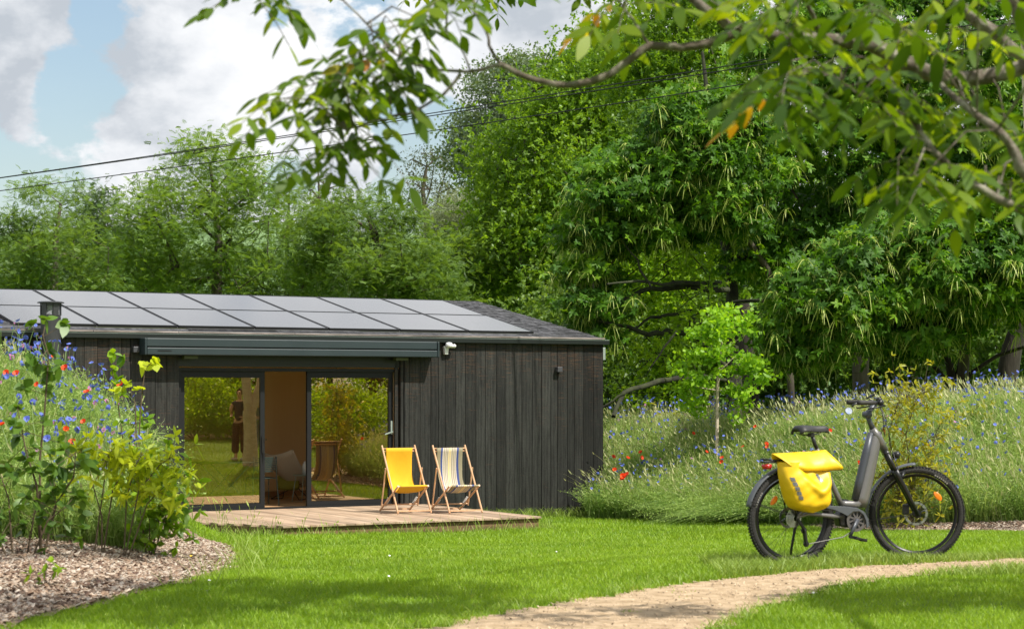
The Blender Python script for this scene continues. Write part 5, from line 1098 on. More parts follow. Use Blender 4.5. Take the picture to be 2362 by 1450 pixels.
# ---------------------------------------------------------------- foreground walnut tree reaching in from the right
wt = empty('walnut_tree', Vector((3.9, 7.8, zgf(3.9, 7.8))), 0, 'foreground walnut tree reaching blurred leafy branches in from the upper right', 'tree'); wo = np.array(wt.location)
brs = [([(2700, 60, 7.4), (2520, 120, 7.3), (2362, 155, 7.2), (2250, 180, 7.2), (2160, 175, 7.1), (2080, 140, 7.1), (2010, 105, 7.1), (1900, 92, 7.0), (1800, 85, 7.0), (1720, 72, 7.0), (1640, 98, 7.0), (1570, 108, 7.0), (1500, 108, 7.0), (1450, 140, 7.0), (1390, 180, 7.0), (1310, 196, 7.0), (1230, 183, 7.0), (1158, 150, 7.0)], [.050, .036, .030, .030, .029, .028, .027, .022, .019, .019, .016, .015, .014, .014, .014, .013, .011, .009]),
       ([(1158, 150, 7.0), (1135, 120, 7.0), (1118, 70, 7.0), (1095, 25, 7.0), (1090, -30, 7.0)], [.006, .0055, .005, .0045, .004]), ([(1158, 150, 7.0), (1080, 164, 7.0), (1000, 160, 7.0), (935, 140, 7.0), (905, 115, 7.0), (880, 90, 7.0), (845, 55, 6.9), (790, 0, 6.9)], [.007, .006, .006, .005, .004, .004, .0035, .003]),
       ([(1062, 172, 7.0), (1020, 220, 7.0), (960, 255, 6.9), (905, 270, 6.9), (860, 280, 6.9), (800, 300, 6.9)], [.006, .0055, .005, .0045, .004, .003]), ([(1085, 160, 7.0), (1060, 110, 7.0), (1030, 75, 7.0)], [.004, .0035, .003]),
       ([(1560, -60, 7.0), (1600, 0, 7.0), (1655, 40, 7.0), (1700, 72, 7.0)], [.022, .018, .017, .017]), ([(2600, 260, 7.6), (2480, 210, 7.6), (2362, 132, 7.6), (2290, 75, 7.6), (2210, 10, 7.6), (2150, -60, 7.6)], [.036, .030, .026, .025, .022, .020]),
       ([(2620, 600, 6.7), (2480, 540, 6.7), (2362, 488, 6.7), (2270, 440, 6.7), (2190, 385, 6.7), (2140, 330, 6.7), (2100, 270, 6.8), (2070, 220, 6.9), (2040, 150, 7.0)], [.034, .022, .017, .015, .012, .011, .010, .009, .008]),
       ([(2500, 470, 6.5), (2420, 440, 6.5), (2362, 400, 6.5), (2340, 350, 6.5), (2300, 300, 6.5), (2230, 250, 6.6), (2170, 195, 6.8)], [.026, .022, .020, .017, .014, .012, .010]), ([(2100, 270, 6.8), (2040, 245, 6.8), (1980, 215, 6.8), (1930, 180, 6.8)], [.006, .006, .005, .004]),
       ([(2400, 30, 7.2), (2340, -20, 7.2), (2362, 80, 7.2), (2400, 130, 7.2)], [.02, .02, .022, .025]), ([(1900, 92, 7.0), (1880, 50, 6.9), (1860, 0, 6.8)], [.010, .009, .007]), ([(1500, 108, 7.0), (1470, 60, 7), (1440, 20, 7.0), (1400, -30, 7)], [.006, .005, .004, .003])]
mb = MB(); wpts = []
for pts, rr in brs:
    P = [Vector(W(x, y, d)) for x, y, d in pts]; Q = []; RR = []
    for i in range(len(P)-1):
        p0, p1, p2, p3 = P[max(i-1, 0)], P[i], P[i+1], P[min(i+2, len(P)-1)]
        for t in (0, .33, .66): Q.append(.5*((2*p1)+(p2-p0)*t+(2*p0-5*p1+4*p2-p3)*t*t+(3*p1-p0-3*p2+p3)*t**3)+Vector(rng.normal(0, .002, 3))); RR.append((rr[i]*(1-t)+rr[i+1]*t)*(1+rng.normal(0, .06)))
    Q.append(P[-1]); RR.append(rr[-1]); wpts += Q; mb.tube([q-wt.location for q in Q], RR, 10, cap=False)
tk = [Vector((0, 0, -.2)), Vector((.0, 0, .8)), Vector((-.15, -.1, 1.6)), W(2620, 600, 6.7)*0+Vector((3.6, 7.7, 3.0))-wt.location, Vector((3.3, 7.6, 3.6))-wt.location]
mb.tube(tk, [.19, .16, .14, .12, .09], 14, cap=False)
for q, e in ((W(2700, 60, 7.4), tk[4]), (W(2600, 260, 7.6), tk[3]), (W(2620, 600, 6.7), tk[2]), (W(2500, 470, 6.5), tk[2])): mb.tube([e, (e+(q-wt.location))*.5+Vector((0, 0, .05)), q-wt.location], [.07, .055, .045], 10, cap=False)
polys = [([(600, 200), (640, 140), (700, 130), (745, 175), (790, 130), (850, 95), (905, 110), (900, 180), (880, 260), (840, 330), (800, 370), (740, 360), (680, 300), (620, 260)], 15, 6.9, .35), ([(760, 10), (850, -30), (1000, -60), (1130, -60), (1110, 10), (1010, 50), (930, 80), (860, 100), (800, 60)], 6, 6.9, .35), ([(560, -60), (640, -60), (640, 0), (590, 10)], 2, 6.9, .1),
         ([(1540, -80), (2500, -80), (2480, 60), (2300, 60), (2200, 120), (2000, 130), (1860, 120), (1740, 80), (1600, 30)], 18, 6.9, .8), ([(1700, 100), (1780, 90), (1900, 130), (1880, 230), (1800, 260), (1760, 200)], 4, 6.4, .3), ([(1900, 100), (2060, 110), (2120, 200), (2030, 230), (1940, 190)], 4, 6.7, .3),
         ([(2030, 340), (2120, 320), (2200, 360), (2140, 410), (2060, 400)], 4, 6.5, .2), ([(2100, 210), (2200, 190), (2362, 220), (2450, 300), (2400, 340), (2250, 300), (2150, 290)], 7, 6.9, .4), ([(2240, 370), (2330, 350), (2420, 400), (2380, 440), (2290, 420)], 4, 6.8, .3), ([(1420, -40), (1480, -40), (1470, 20), (1430, 20)], 2, 7, .1), ([(900, 120), (930, 130), (925, 150)], 1, 6.9, .02), ([(865, 170), (900, 170), (890, 200)], 2, 6.9, .05)]
lb = LB(); C = np.concatenate([volume(p, n, d, dp, .8, edge=0) for p, n, d, dp in polys]); A = np.array([tuple(p) for p in wpts])
top = np.stack([rng.uniform(-1.2, 5.5, 40), rng.uniform(4.6, 8.8, 40), np.zeros(40)], 1); top[:, 2] = 3.75+.09*(top[:, 1]-6)+rng.random(40)*2.2; top = top[(top[:, 2]-EYE)/top[:, 1] > .23]
top = top[~((top[:, 0] > -1.0) & (top[:, 0] < .4) & (rng.random(len(top)) < .6))]
def walnut_leaves(C, reach=True):
    for c in C:
        big = .84 if c[0] < -.1 else .95
        j = np.linalg.norm(A-c, axis=1).argmin(); a = A[j]
        if reach:
            mid = (a+c)/2+np.array([0, 0, .05]); mb.tube([Vector(a-wo), Vector(mid-wo), Vector(c-wo)], [.004, .003, .002], 5, cap=False)
        m = rng.integers(3, 5); ph0 = rng.random()*2*PI; tb = rng.random()*(.85 if c[0] < -.1 else 1)  # left clusters tinted darker: their backlit, shaded look is put into the colour
        for q in range(m):
            an = ph0+2*PI*q/m+rng.normal(0, .3); dr_ = np.array([math.cos(an), math.sin(an), rng.uniform(-.75, .25)]); dr_ /= np.linalg.norm(dr_); LR = rng.uniform(.14, .24); kk = 3; up = np.array([rng.normal(0, .2), rng.normal(0, .2), 1.]); sd = np.cross(dr_, up); sd /= np.linalg.norm(sd)
            P = []; D = []; S_ = []
            for i in range(kk):
                t = .25+.6*i/(kk-1); p = c+dr_*LR*t+np.array([0, 0, -.06])*t*t
                for s in (-1, 1): P.append(p); D.append(dr_*.4+sd*s+np.array([0, 0, -.35])); S_.append((.062+.022*i)*big)
            P.append(c+dr_*LR+np.array([0, 0, -.06])); D.append(dr_+np.array([0, 0, -.4])); S_.append(.10*big)
            P = np.array(P)-wo; D = unit(np.array(D)); S_ = np.array(S_)*rng.uniform(.85, 1.1); nr = unit(up+rng.normal(0, .35, (len(P), 3))); N = len(P); old = rng.random() < .03
            lb.ribbon(P, D, nr, S_, S_*.42, bend=np.array([0, 0, -.28])*rng.uniform(.3, 1.4, N)[:, None], st=(0, .12, .35, .6, .85, 1), pr=(.05, .55, 1, .98, .5, 0), tint=np.clip(tb*.55+rng.random(N)*.3, 0, .84) if not old else rng.uniform(.88, 1, N))
            mb.tube([Vector(c-wo), Vector(c+dr_*LR*.6+np.array([0, 0, -.02])-wo), Vector(c+dr_*LR+np.array([0, 0, -.06])-wo)], .0016, 4, cap=False)
shade = []                                           # boughs above the frame, whose shade dapples the lawn and the mulch
for pl, n in (([(270, 1340), (1150, 1345), (1120, 1405), (600, 1430), (250, 1425)], 50), ([(1720, 1345), (2362, 1330), (2362, 1405), (1760, 1405)], 22), ([(0, 1250), (430, 1262), (400, 1295), (0, 1292)], 15), ([(0, 1385), (260, 1400), (200, 1450), (0, 1450)], 12), ([(1150, 1405), (1650, 1380), (1600, 1450), (1150, 1450)], 6), ([(2100, 1225), (2362, 1222), (2362, 1245), (2100, 1245)], 3)):
    P_ = np.array(pl, float); c_ = 0
    while c_ < n:
        q = P_.min(0)+rng.random(2)*(P_.max(0)-P_.min(0))
        if not inpoly(q[:1], q[1:], pl)[0]: continue
        gp_ = hit(*q); g_ = np.array([gp_[0], gp_[1], zgf(*gp_)]); sdv = np.array(SUN_DIR); tt = rng.uniform(4.6, 5.6)
        while (g_+sdv*tt)[2] < EYE+(HY+90)/F*(g_+sdv*tt)[1]: tt += .2
        shade.append(g_+sdv*tt); c_ += 1
shade = np.array(shade)
for a_, b_ in (((3.6, 7.8, 3.4), (1.2, 9.8, 5.2)), ((1.2, 9.8, 5.2), (-1.0, 10.6, 5.8)), ((3.6, 7.8, 3.4), (4.6, 9.6, 5.2)), ((1.2, 9.8, 5.2), (2.6, 11.8, 5.8))):
    mb.tube([Vector(a_)-wt.location, (Vector(a_)+Vector(b_))/2-wt.location+Vector((0, 0, .1)), Vector(b_)-wt.location], [.05, .04, .03], 8, cap=False); A = np.concatenate([A, np.linspace(a_, b_, 8)])
walnut_leaves(C); walnut_leaves(top)
for _ in range(4): walnut_leaves(shade+rng.normal(0, .12, shade.shape))
mb.build('trunk', M['walnutbark'], wt, smooth=True); lb.build('crown', L_['walnut'], wt)
# ---------------------------------------------------------------- pale-barked tree beside the path, right of the picture (seen in the left door glass)
bt_ = empty('pale_bark_tree', tq, 0, 'pale-barked forked tree beside the path, mirrored in the left glass door', 'tree'); b = MB()
b.tube([(0, 0, -.2), (.0, 0, .4), (-.02, .0, .8), (-.05, 0, 1.25)], [.20, .16, .145, .15], 16, cap=False); tdir = Vector((cT, sT, 0))
b.tube([(-.05, 0, 1.1), tuple(Vector((-.05, 0, 1.8))+tdir*.26), tuple(Vector((-.05, 0, 3.4))+tdir*.55), tuple(Vector((0, 0, 5.5))+tdir*.9)], [.11, .095, .08, .05], 12, cap=False); b.tube([(-.05, 0, 1.15), tuple(Vector((-.03, 0, 2.0))-tdir*.10), tuple(Vector((0, 0, 3.6))-tdir*.15), tuple(Vector((0, 0, 6))-tdir*.3)], [.11, .10, .08, .05], 12, cap=False)
rings = []
b.build('trunk', M['birchbark'], bt_, smooth=True)
lb = LB(); C = rdir(60)*np.array([1.7, 1.7, 1.3])*rng.random((60, 1))**.4*.6+np.array([1.6, -.4, 6.6]); leafs_simple(lb, C, 3500, .3, .10, .06); lb.build('crown', L_['oak'], bt_)
# trees, hedge shrubs and tall grass behind the photographer, seen only in the glass
GB = 'trees behind the photographer mirrored in the glass doors'
def backtree(x, y, r, h, m, lab, n=16000, first=None):
    o = Vector((x, y, zgf(x, y)))
    t = empty('garden_tree', o, 0, lab, 'tree', GB); C = rdir(60)*np.array([r, r, h*.42])*rng.random((60, 1))**.35+np.array([0, 0, h*.56]); lb = LB(); leafs_simple(lb, C, n, .34, .12, .08); lb.build('crown', m, t)
    pos, par, rad, ns = grow([np.array([0, 0, -.2]), np.array([0, 0, h*.3]), np.array([.05, 0, h*.6])], [.14, .11, .06], C[:30], .6); mb = MB(); draw_limbs(mb, pos, par, rad, ns, 5); mb.build('trunk', M['bark'], t, smooth=True); return t
for i, (dv, px, r, h, mm) in enumerate([(62, 440, 2.6, 6.5, 'oak'), (70, 520, 3.2, 9, 'oak'), (58, 600, 2.2, 5.0, 'oakbright'), (66, 760, 3.0, 8, 'oak'), (60, 860, 2.4, 6, 'robinia'), (75, 660, 3.6, 11, 'oak'), (80, 900, 4, 11, 'oak'), (82, 430, 4, 11, 'oak')]):
    q = mirror_of(px, 1000, dv); back_lab = ['rounded green garden tree mirrored at the far left of the glass', 'tall leafy garden tree mirrored above the person in navy', 'small bright garden tree mirrored beside the door edge', 'leafy garden tree mirrored above the striped deck chair', 'feathery garden tree mirrored at the right of the right pane', 'tall garden tree standing behind the path trees', 'tall garden tree behind the right mirrored tree', 'tall garden tree behind the left mirrored tree'][i]
    backtree(q.x, q.y, r, h, L_[mm], back_lab)
for i, (dv, px, r, h) in enumerate([(54, 450, 1.2, 1.9), (56, 500, 1.4, 2.3), (54, 540, 1.0, 1.6), (52, 780, 1.2, 1.8), (53, 850, 1.3, 2.0), (55, 730, 1.1, 1.7)]):
    q = mirror_of(px, 1000, dv); t = empty('garden_shrub', q, 0, 'leafy green garden shrub among the mirrored planting, '+['leftmost', 'second from left', 'third from left', 'second from right', 'rightmost', 'third from right'][i], 'shrub', 'garden shrubs mirrored in the glass doors')
    C = rdir(40)*np.array([r, r, h*.5])*rng.random((40, 1))**.4+np.array([0, 0, h*.5]); lb = LB(); leafs_simple(lb, C, 5000, .2, .10, .05); lb.build('foliage', L_['oakbright'], t)
    b = MB()
    for k in range(8): b.tube([(0, 0, -.05), tuple(C[k]*.5), tuple(C[k])], [.02, .014, .008], 5, cap=False)
    b.build('stem', M['twig'], t)
# ---------------------------------------------------------------- lawn
L_['grass'] = leafmat('lawn_grass', (.12, .23, .014), (.33, .47, .045), .38, rough=.45, tcol=(1.35, 1.25, .55), spec=.3, var=((.955, (.34, .50, .03)), (.975, (.50, .46, .16))))
L_['tall'] = leafmat('tall_grass', (.13, .24, .02), (.38, .48, .10), .35, tcol=(1.3, 1.2, .7))
L_['stem'] = leafmat('meadow_stems', (.10, .22, .028), (.42, .54, .16), .42, tcol=(1.3, 1.25, .8), rough=.5)
def in_deck(x, y):
    dx, dy = x-C0.x, y-C0.y; s = -cT*dx-sT*dy; f = -(-sT*dx+cT*dy); fw = np.interp(s, [3.5, 3.53, 7.75, 8.75, 9.7], [3.74, 3.74, 3.74, 1.88, .9]); return (s > 3.53) & (s < 9.7) & (f < fw) & (f > -9) | ((s > -.02) & (s < 15) & (f < 0) & (f > -9))
def meadowR(x, y): return (y > yedge(x)+.12) & (x > 1.25) & (y < yedge(x)+9.5)
def blades(name, n, x0, x1, y0, y1, h, w, m, lab, keep=None, lean=.35, st=(0, .55, 1), pr=(1, .75, 0), hvar=(.6, 1.3), wedge=True, mk=None):
    y = rng.uniform(y0, y1, n); x = (rng.uniform(-1, 1, n)*(.262*y+.5)) if wedge else rng.uniform(x0, x1, n); k = (x > x0) & (x < x1)
    if keep is not None: k &= keep(x, y)
    x, y = x[k], y[k]; n = len(x); hh = h*rng.uniform(*hvar, n)*(1+.25*np.sin(x*2.1+y)*np.sin(y*1.7)); a = rng.random(n)*2*PI; d = unit(np.stack([np.cos(a)*lean*.5, np.sin(a)*lean*.5, np.ones(n)], 1)); b = rng.random(n)*2*PI; lb = LB()
    patch = .5+.25*np.sin(x*1.7+.6*y)*np.sin(y*1.1-x*.5)+.25*np.sin(x*5.3+1.1*y)*np.sin(y*4.1-x*2.5)
    lb.ribbon(np.stack([x, y, zg(x, y)-.004], 1), d, np.stack([np.cos(b), np.sin(b), np.zeros(n)], 1), hh, w*rng.uniform(.7, 1.3, n), bend=np.stack([np.cos(a), np.sin(a), -.35*np.ones(n)], 1)*lean, st=st, pr=pr, tint=np.where(rng.random(n) < .03, .99, rng.random(n)*.50+patch*.44))
    return lb
P_ = [np.array(PATH)]
def lawn_keep(x, y):
    jx, jy = x+rng.normal(0, .035, len(x)), y+rng.normal(0, .05, len(x)); return ~inpoly(jx, jy, PATH) & ~inpoly(jx, jy, MULCH) & ~inpoly(jx, jy, MULCH2) & ~in_deck(x, y) & ~meadowR(x, y)
lawn = LB()
for n, y0, y1, h, w in ((150000, 8.6, 12.5, .042, .0045), (150000, 12.5, 17, .045, .0055), (150000, 17, 23, .048, .007), (130000, 23, 34, .055, .009)):
    b_ = blades('g', n, -12, 12, y0, y1, h, w, None, '', keep=lawn_keep); lawn.V += b_.V; lawn.F += [f+lawn.n for f in b_.F]; lawn.T += b_.T; lawn.n += b_.n
def join(dst, src): dst.V += src.V; dst.F += [f+dst.n for f in src.F]; dst.T += src.T; dst.n += src.n
join(lawn, blades('g', 60000, 4, 14, 12, 30, .05, .010, None, '', keep=lambda x, y: lawn_keep(x, y) & (x > .262*y+.4), wedge=False))
tag(lawn.build('grass', L_['grass']), 'short bright green lawn grass between the deck, the path and the flower bank', 'grass', kind='stuff')
pe = np.array(PATH)
def near_path(x, y): return polydist(x, y, PATH) < .16
tall = LB()
join(tall, blades('t', 60000, -5, 9, 8.6, 14.5, .085, .006, None, '', keep=lambda x, y: lawn_keep(x, y) & near_path(x, y) & (rng.random(len(x)) < .5), lean=.5))
join(tall, blades('t', 60000, 1.5, 4.3, 14.0, 15.9, .105, .006, None, '', keep=lawn_keep, lean=.4))
join(tall, blades('t', 9000, -3.6, -1.6, 13, 22, .22, .006, None, '', keep=lambda x, y: lawn_keep(x, y) & (polydist(x, y, MULCH) < .40), lean=.5, hvar=(.3, 1.5)))
wx = []
for q in range(15):
    c_ = hit(rng.uniform(1250, 2300), rng.uniform(1318, 1440)); wx.append(c_)
wx = np.array([w_ for w_ in wx if inpoly(np.array([w_[0]]), np.array([w_[1]]), PATH)[0]]); k_ = rng.integers(0, len(wx), 260); xx = wx[k_]+rng.normal(0, .035, (260, 2)); tall.ribbon(np.stack([xx[:, 0], xx[:, 1], zg(xx[:, 0], xx[:, 1])], 1), rdir(260, 1.1), rdir(260), rng.uniform(.02, .055, 260), .007, bend=np.array([0, 0, -.3]), st=(0, .5, 1), pr=(1, .8, 0))
def deckedge(n, h0, h1):
    q = [(3.45, .3), (3.45, 3.86), (7.8, 3.86), (8.85, 1.95)]; seg = rng.integers(0, 3, n); u = rng.random(n); a = np.array(q)[seg]; c = np.array(q)[seg+1]; s, f = (a*(1-u[:, None])+c*u[:, None]).T; s = s+rng.normal(0, .05, n); f = f+np.abs(rng.normal(.02, .10, n)); x = C0.x-cT*s+sT*f; y = C0.y-sT*s-cT*f
    a = rng.random(n)*2*PI; b = rng.random(n)*2*PI; le = rng.uniform(.1, .6, n)[:, None]; tall.ribbon(np.stack([x, y, zg(x, y)], 1), unit(np.stack([np.cos(a)*.2, np.sin(a)*.2, np.ones(n)], 1)), np.stack([np.cos(b), np.sin(b), 0*b], 1), rng.uniform(h0, h1, n), .008, bend=np.stack([np.cos(a), np.sin(a), -.4+0*a], 1)*le, st=(0, .4, .75, 1), pr=(1, .9, .6, 0))
deckedge(1500, .05, .14); deckedge(320, .12, .36)
n = 1500; s = rng.uniform(0, 3.5, n); f = np.abs(rng.normal(.05, .12, n))+.03; x = C0.x-cT*s+sT*f; y = C0.y-sT*s-cT*f; a = rng.random(n)*2*PI
tall.ribbon(np.stack([x, y, zg(x, y)], 1), unit(np.stack([np.cos(a)*.3, np.sin(a)*.3, np.ones(n)], 1)), rdir(n, 0, .1), rng.uniform(.07, .26, n), .008, bend=np.stack([np.cos(a), np.sin(a), -.4+0*a], 1)*.4, st=(0, .4, .75, 1), pr=(1, .9, .6, 0))
tag(tall.build('tall_grass', L_['tall']), 'longer unmown grass tufts along the deck edge, cabin wall and path', 'grass', kind='stuff')
# seeding grass stalks just in front of the deck
b = LB(); 
for px, py, h in ((505, 1215, .62), (515, 1215, .5), (545, 1218, .55), (560, 1218, .42), (575, 1216, .38), (590, 1216, .45), (450, 1210, .5), (700, 1222, .40), (640, 1225, .3), (760, 1222, .3), (885, 1222, .3), (1105, 1222, .26), (1250, 1222, .34), (520, 1222, .4), (980, 1222, .26)):
    p = hit(px, py+14); q = rng.integers(2, 5); o = np.repeat([[p[0], p[1], zgf(*p)]], q, 0)+rng.normal(0, .03, (q, 3))*[1, 1, 0]; a = rng.normal(0, 1, (q, 3))*[1, .4, 0]; hh = h*rng.uniform(.6, 1.1, q)
    b.ribbon(o, unit(np.array([0, 0, 1.])+a*.12), rdir(q, 0, .1), hh, .006, bend=(a*.18+[0, 0, -.1]), st=(0, .5, .85, 1), pr=(1, .9, .8, .3)); tip = o+unit(np.array([0, 0, 1.])+a*.12)*hh[:, None]*.86+(a*.18+[0, 0, -.1])*hh[:, None]*.74; b.ribbon(tip, unit(np.array([0, 0, .8])+a*.5), rdir(q, 0, .1), hh*.22, .022, st=(0, .4, 1), pr=(.2, 1, 0), tint=rng.uniform(.7, 1, q))
tag(b.build('seeding_grass', L_['tall']), 'thin seeding grass stalks standing up in front of the deck', 'grass', kind='stuff')
# ---------------------------------------------------------------- wildflower meadows (stems: uncountable ground cover)
def meadow(name, lab, sampler, n, hts, w, leanbias=None, parts=1):
    lb = LB(); x, y = sampler(n); n = len(x); z = zg(x, y); h = rng.uniform(*hts, n); a = rng.random(n)*2*PI; le = rng.uniform(.05, .5, n); bx, by = np.cos(a)*le, np.sin(a)*le
    if leanbias is not None: lx, ly = leanbias(x, y); bx, by = bx+lx, by+ly
    o = np.stack([x, y, z], 1); d = unit(np.stack([bx*.5, by*.5, np.ones(n)], 1)); bend = np.stack([bx, by, -.25-.5*np.hypot(bx, by)], 1); tn = rng.random(n)*.7+.3*(.5+.5*np.sin(x*3)*np.sin(y*2.3))
    lb.ribbon(o, d, rdir(n, 0, .1), h, w*rng.uniform(.6, 1.2, n), bend=bend, st=(0, .35, .7, 1), pr=(1, .9, .7, .35), tint=tn)
    for t in (.25, .45, .6, .78):                     # narrow leaves along the stems
        c = o+d*(h*t)[:, None]+bend*(h*t*t)[:, None]; L = rng.uniform(.06, .17, n)*(1.2-t*.6); ld = unit(rdir(n, .7)); lb.ribbon(c, ld, rdir(n), L, .009, bend=np.array([0, 0, -.2]), st=(0, .5, 1), pr=(.7, 1, 0), tint=tn*.8+rng.random(n)*.2)
    k = rng.random(n) < .55; c = (o+d*h[:, None]+bend*h[:, None])[k]; m = k.sum(); lb.kite(c, rdir(m, 1.2), rdir(m), .024, .016, tint=rng.uniform(.6, 1, m)); lb.kite(c, rdir(m, 1.2), rdir(m), .024, .016, tint=rng.uniform(.6, 1, m))
    return tag(lb.build(name, L_['stem']), lab, 'meadow', kind='stuff')
def mL(x, y): return (x < -2.75-.22*(18-y)*(y < 18)) & (y > 16.0+.9*np.sin(x*2)*.3) & (y < 22.8) & (x > -.29*y-.6)
def sampL(n): x = rng.uniform(-7.2, -2.75, n); y = rng.uniform(16.35, 22.8, n); lim = -.181*y-.04; k = (x < lim) & (x > -.285*y-.5); return x[k], y[k]
def sampR(n):
    x = rng.uniform(1.3, 9.5, n); f = rng.random(n)**1.1*8; y = yedge(x)+.15+f+(.5*(x > 4.6)); k = (x < .275*y+.4) & ((x > 1.75) | (y > 33.4) | (y < 34)); k &= ~((x < 1.72) & (y > 34.2)); return x[k], y[k]
meadow('wildflower_meadow', 'dense grey-green wildflower stems covering the left mound', sampL, 42000, (.45, 1.0), .007)
meadow('wildflower_meadow', 'grey-green wildflower stems covering the right bank from the cabin to the picture edge', sampR, 74000, (.40, .95), .009, leanbias=lambda x, y: (-.75*np.exp(-((x-3.4)/1.0)**2)*S(3.2, 0, y-yedge(x)), -.55*np.exp(-((x-3.4)/1.0)**2)*S(3.2, 0, y-yedge(x))))
# pale seeding stalks standing proud of the flowers
lb = LB(); x, y = sampR(7500); x2, y2 = sampL(1800); x = np.concatenate([x, x2]); y = np.concatenate([y, y2]); n = len(x); a = rng.random(n)*2*PI; le = rng.uniform(.05, .38, n); o = np.stack([x, y, zg(x, y)], 1); d = unit(np.stack([np.cos(a)*le*.6-.08, np.sin(a)*le*.6, np.ones(n)], 1)); hh = rng.uniform(.55, 1.08, n); bd = np.stack([np.cos(a)*le-.1, np.sin(a)*le, -.2-.3*le], 1)
lb.ribbon(o, d, rdir(n, 0, .1), hh, .007, bend=bd, st=(0, .4, .75, 1), pr=(1, .9, .7, .4), tint=rng.uniform(.3, 1, n)); tp_ = o+(d+bd)*hh[:, None]; lb.ribbon(tp_-d*.02, unit(d+bd), rdir(n, 0, .2), rng.uniform(.05, .13, n), .022, st=(0, .4, 1), pr=(.3, 1, 0), tint=rng.uniform(.3, 1, n))
tag(lb.build('seeding_stalks', leafmat('pale_stalks', (.28, .36, .12), (.58, .56, .30), .35, tcol=(1.2, 1.15, .9))), 'pale seeding stalks rising among the wildflowers on both banks', 'meadow', kind='stuff')
def flowerheads(lb, o, r, tilt, k=9, tn=None):
    n = len(o); ax = unit(rdir(n, tilt)); e1 = unit(np.cross(ax, rdir(n))); e2 = np.cross(ax, e1)
    for j in range(k): a = 2*PI*j/k; d = unit(e1*math.cos(a)+e2*math.sin(a)+ax*.35); lb.ribbon(o, d, ax, r*rng.uniform(.8, 1.1, n), r*.55, st=(0, .7, 1), pr=(.25, 1, .6), tint=tn)
L_['blue'] = leafmat('cornflower_blue', (.09, .13, .52), (.19, .25, .74), .3, tcol=(1, 1, 1), rough=.6); L_['pink'] = leafmat('pink_petals', (.50, .16, .42), (.70, .36, .60), .3, tcol=(1, 1, 1), rough=.6)
M['poppy'] = leafmat('poppy_red', (.80, .045, .008), (.92, .12, .02), .4, tcol=(1, .9, .9), rough=.5); M['yel'] = leafmat('yellow_petals', (.80, .55, .01), (.90, .65, .02), .3, tcol=(1, 1, 1)); M['stemg'] = mat('flower_stem', (.14, .22, .06), .6)
def head_mesh(m, r, k, stemh, name, tilt=1.2, center=None):
    """one flower: stem and head; the copies share this mesh data"""
    t = empty(name); b = MB(); b.tube([(0, 0, -stemh), (.02, .01, -stemh*.5), (0, 0, 0)], [.0035, .003, .003], 5, cap=False); b.lathe([(0, -.018), (.008, -.012), (.009, -.004), (.005, .002)], seg=8); b.build('stem', M['stemg'], t)
    lb = LB(); flowerheads(lb, np.zeros((1, 3)), r, tilt, k); flowerheads(lb, np.array([[0, 0, .003]]), r*.55, tilt, 6); lb.build('flower_head', m, t); return t
def copytree(o):
    c = o.copy(); COL.objects.link(c)
    for ch in o.children: d = ch.copy(); COL.objects.link(d); d.parent = c
    return c
def place_flowers(protos, pts, label, cat, group):
    for i, p in enumerate(pts):
        o = protos[i] if i < len(protos) else copytree(protos[i % len(protos)]); o.location = p[:3]; o.rotation_euler = (rng.normal(0, .35), rng.normal(0, .35), rng.random()*6.3); s = rng.uniform(.8, 1.2); o.scale = (s, s, s); tag(o, label, cat, group)
def surf(sampler, n, hts, dpow=1):
    x, y = sampler(n*12); k = np.arange(len(x)); x, y = x[:], y[:]; z = zg(x, y)+rng.uniform(*hts, len(x)); return np.stack([x, y, z], 1)
def visible_pick(P, n, f):
    px = CX+P[:, 0]/P[:, 1]*F; py = HY-(P[:, 2]-EYE)/P[:, 1]*F; k = f(px, py) & (px > 0) & (px < 2362); P = P[k]; return P[rng.permutation(len(P))[:n]]
prs = [head_mesh(L_['blue'], .030, 9, .45, 'cornflower', 1.2), head_mesh(L_['blue'], .029, 8, .4, 'cornflower', .6), head_mesh(L_['blue'], .031, 10, .5, 'cornflower', .9)]
PL = visible_pick(surf(sampL, 800, (.62, 1.02)), 150, lambda px, py: (py < 1120))
place_flowers(prs, PL, 'blue cornflower among the stems on the left flower mound', 'flower', 'cornflowers on the left mound')
prs = [head_mesh(L_['blue'], .030, 9, .4, 'cornflower', 1.2), head_mesh(L_['blue'], .029, 8, .35, 'cornflower', .6)]
PR = visible_pick(surf(sampR, 1500, (.45, .92)), 150, lambda px, py: (py > 900))
place_flowers(prs, PR, 'blue cornflower among the stems on the right flower bank', 'flower', 'cornflowers on the right bank')
lb = LB(); Q = visible_pick(surf(sampR, 2600, (.45, .98)), 950, lambda px, py: (py < 1175)); flowerheads(lb, Q, .029, 1., 8); Q0 = Q; Q = visible_pick(surf(sampL, 1200, (.5, 1.0)), 170, lambda px, py: py < 1150); flowerheads(lb, Q, .030, 1., 8)
st_ = LB(); Q0 = np.concatenate([Q0, Q]); gz = zg(Q0[:, 0], Q0[:, 1]); nq = len(Q0); vv = rng.normal(0, .08, (nq, 3))*[1, 1, 0]; base_ = np.stack([Q0[:, 0], Q0[:, 1], gz], 1)+vv; dd_ = Q0-base_; LL = np.linalg.norm(dd_, axis=1); st_.ribbon(base_, unit(dd_), rdir(nq, 0, .1), LL, .006, st=(0, .5, 1), pr=(1, .9, .7)); tag(st_.build('cornflower_stems', L_['stem']), 'thin green stems carrying the smaller cornflowers', 'flowers', kind='stuff')
tag(lb.build('cornflowers', L_['blue']), 'countless smaller blue cornflowers scattered through both flower banks', 'flowers', kind='stuff')
prs = [head_mesh(L_['pink'], .024, 8, .4, 'pink_flower', 1.)]
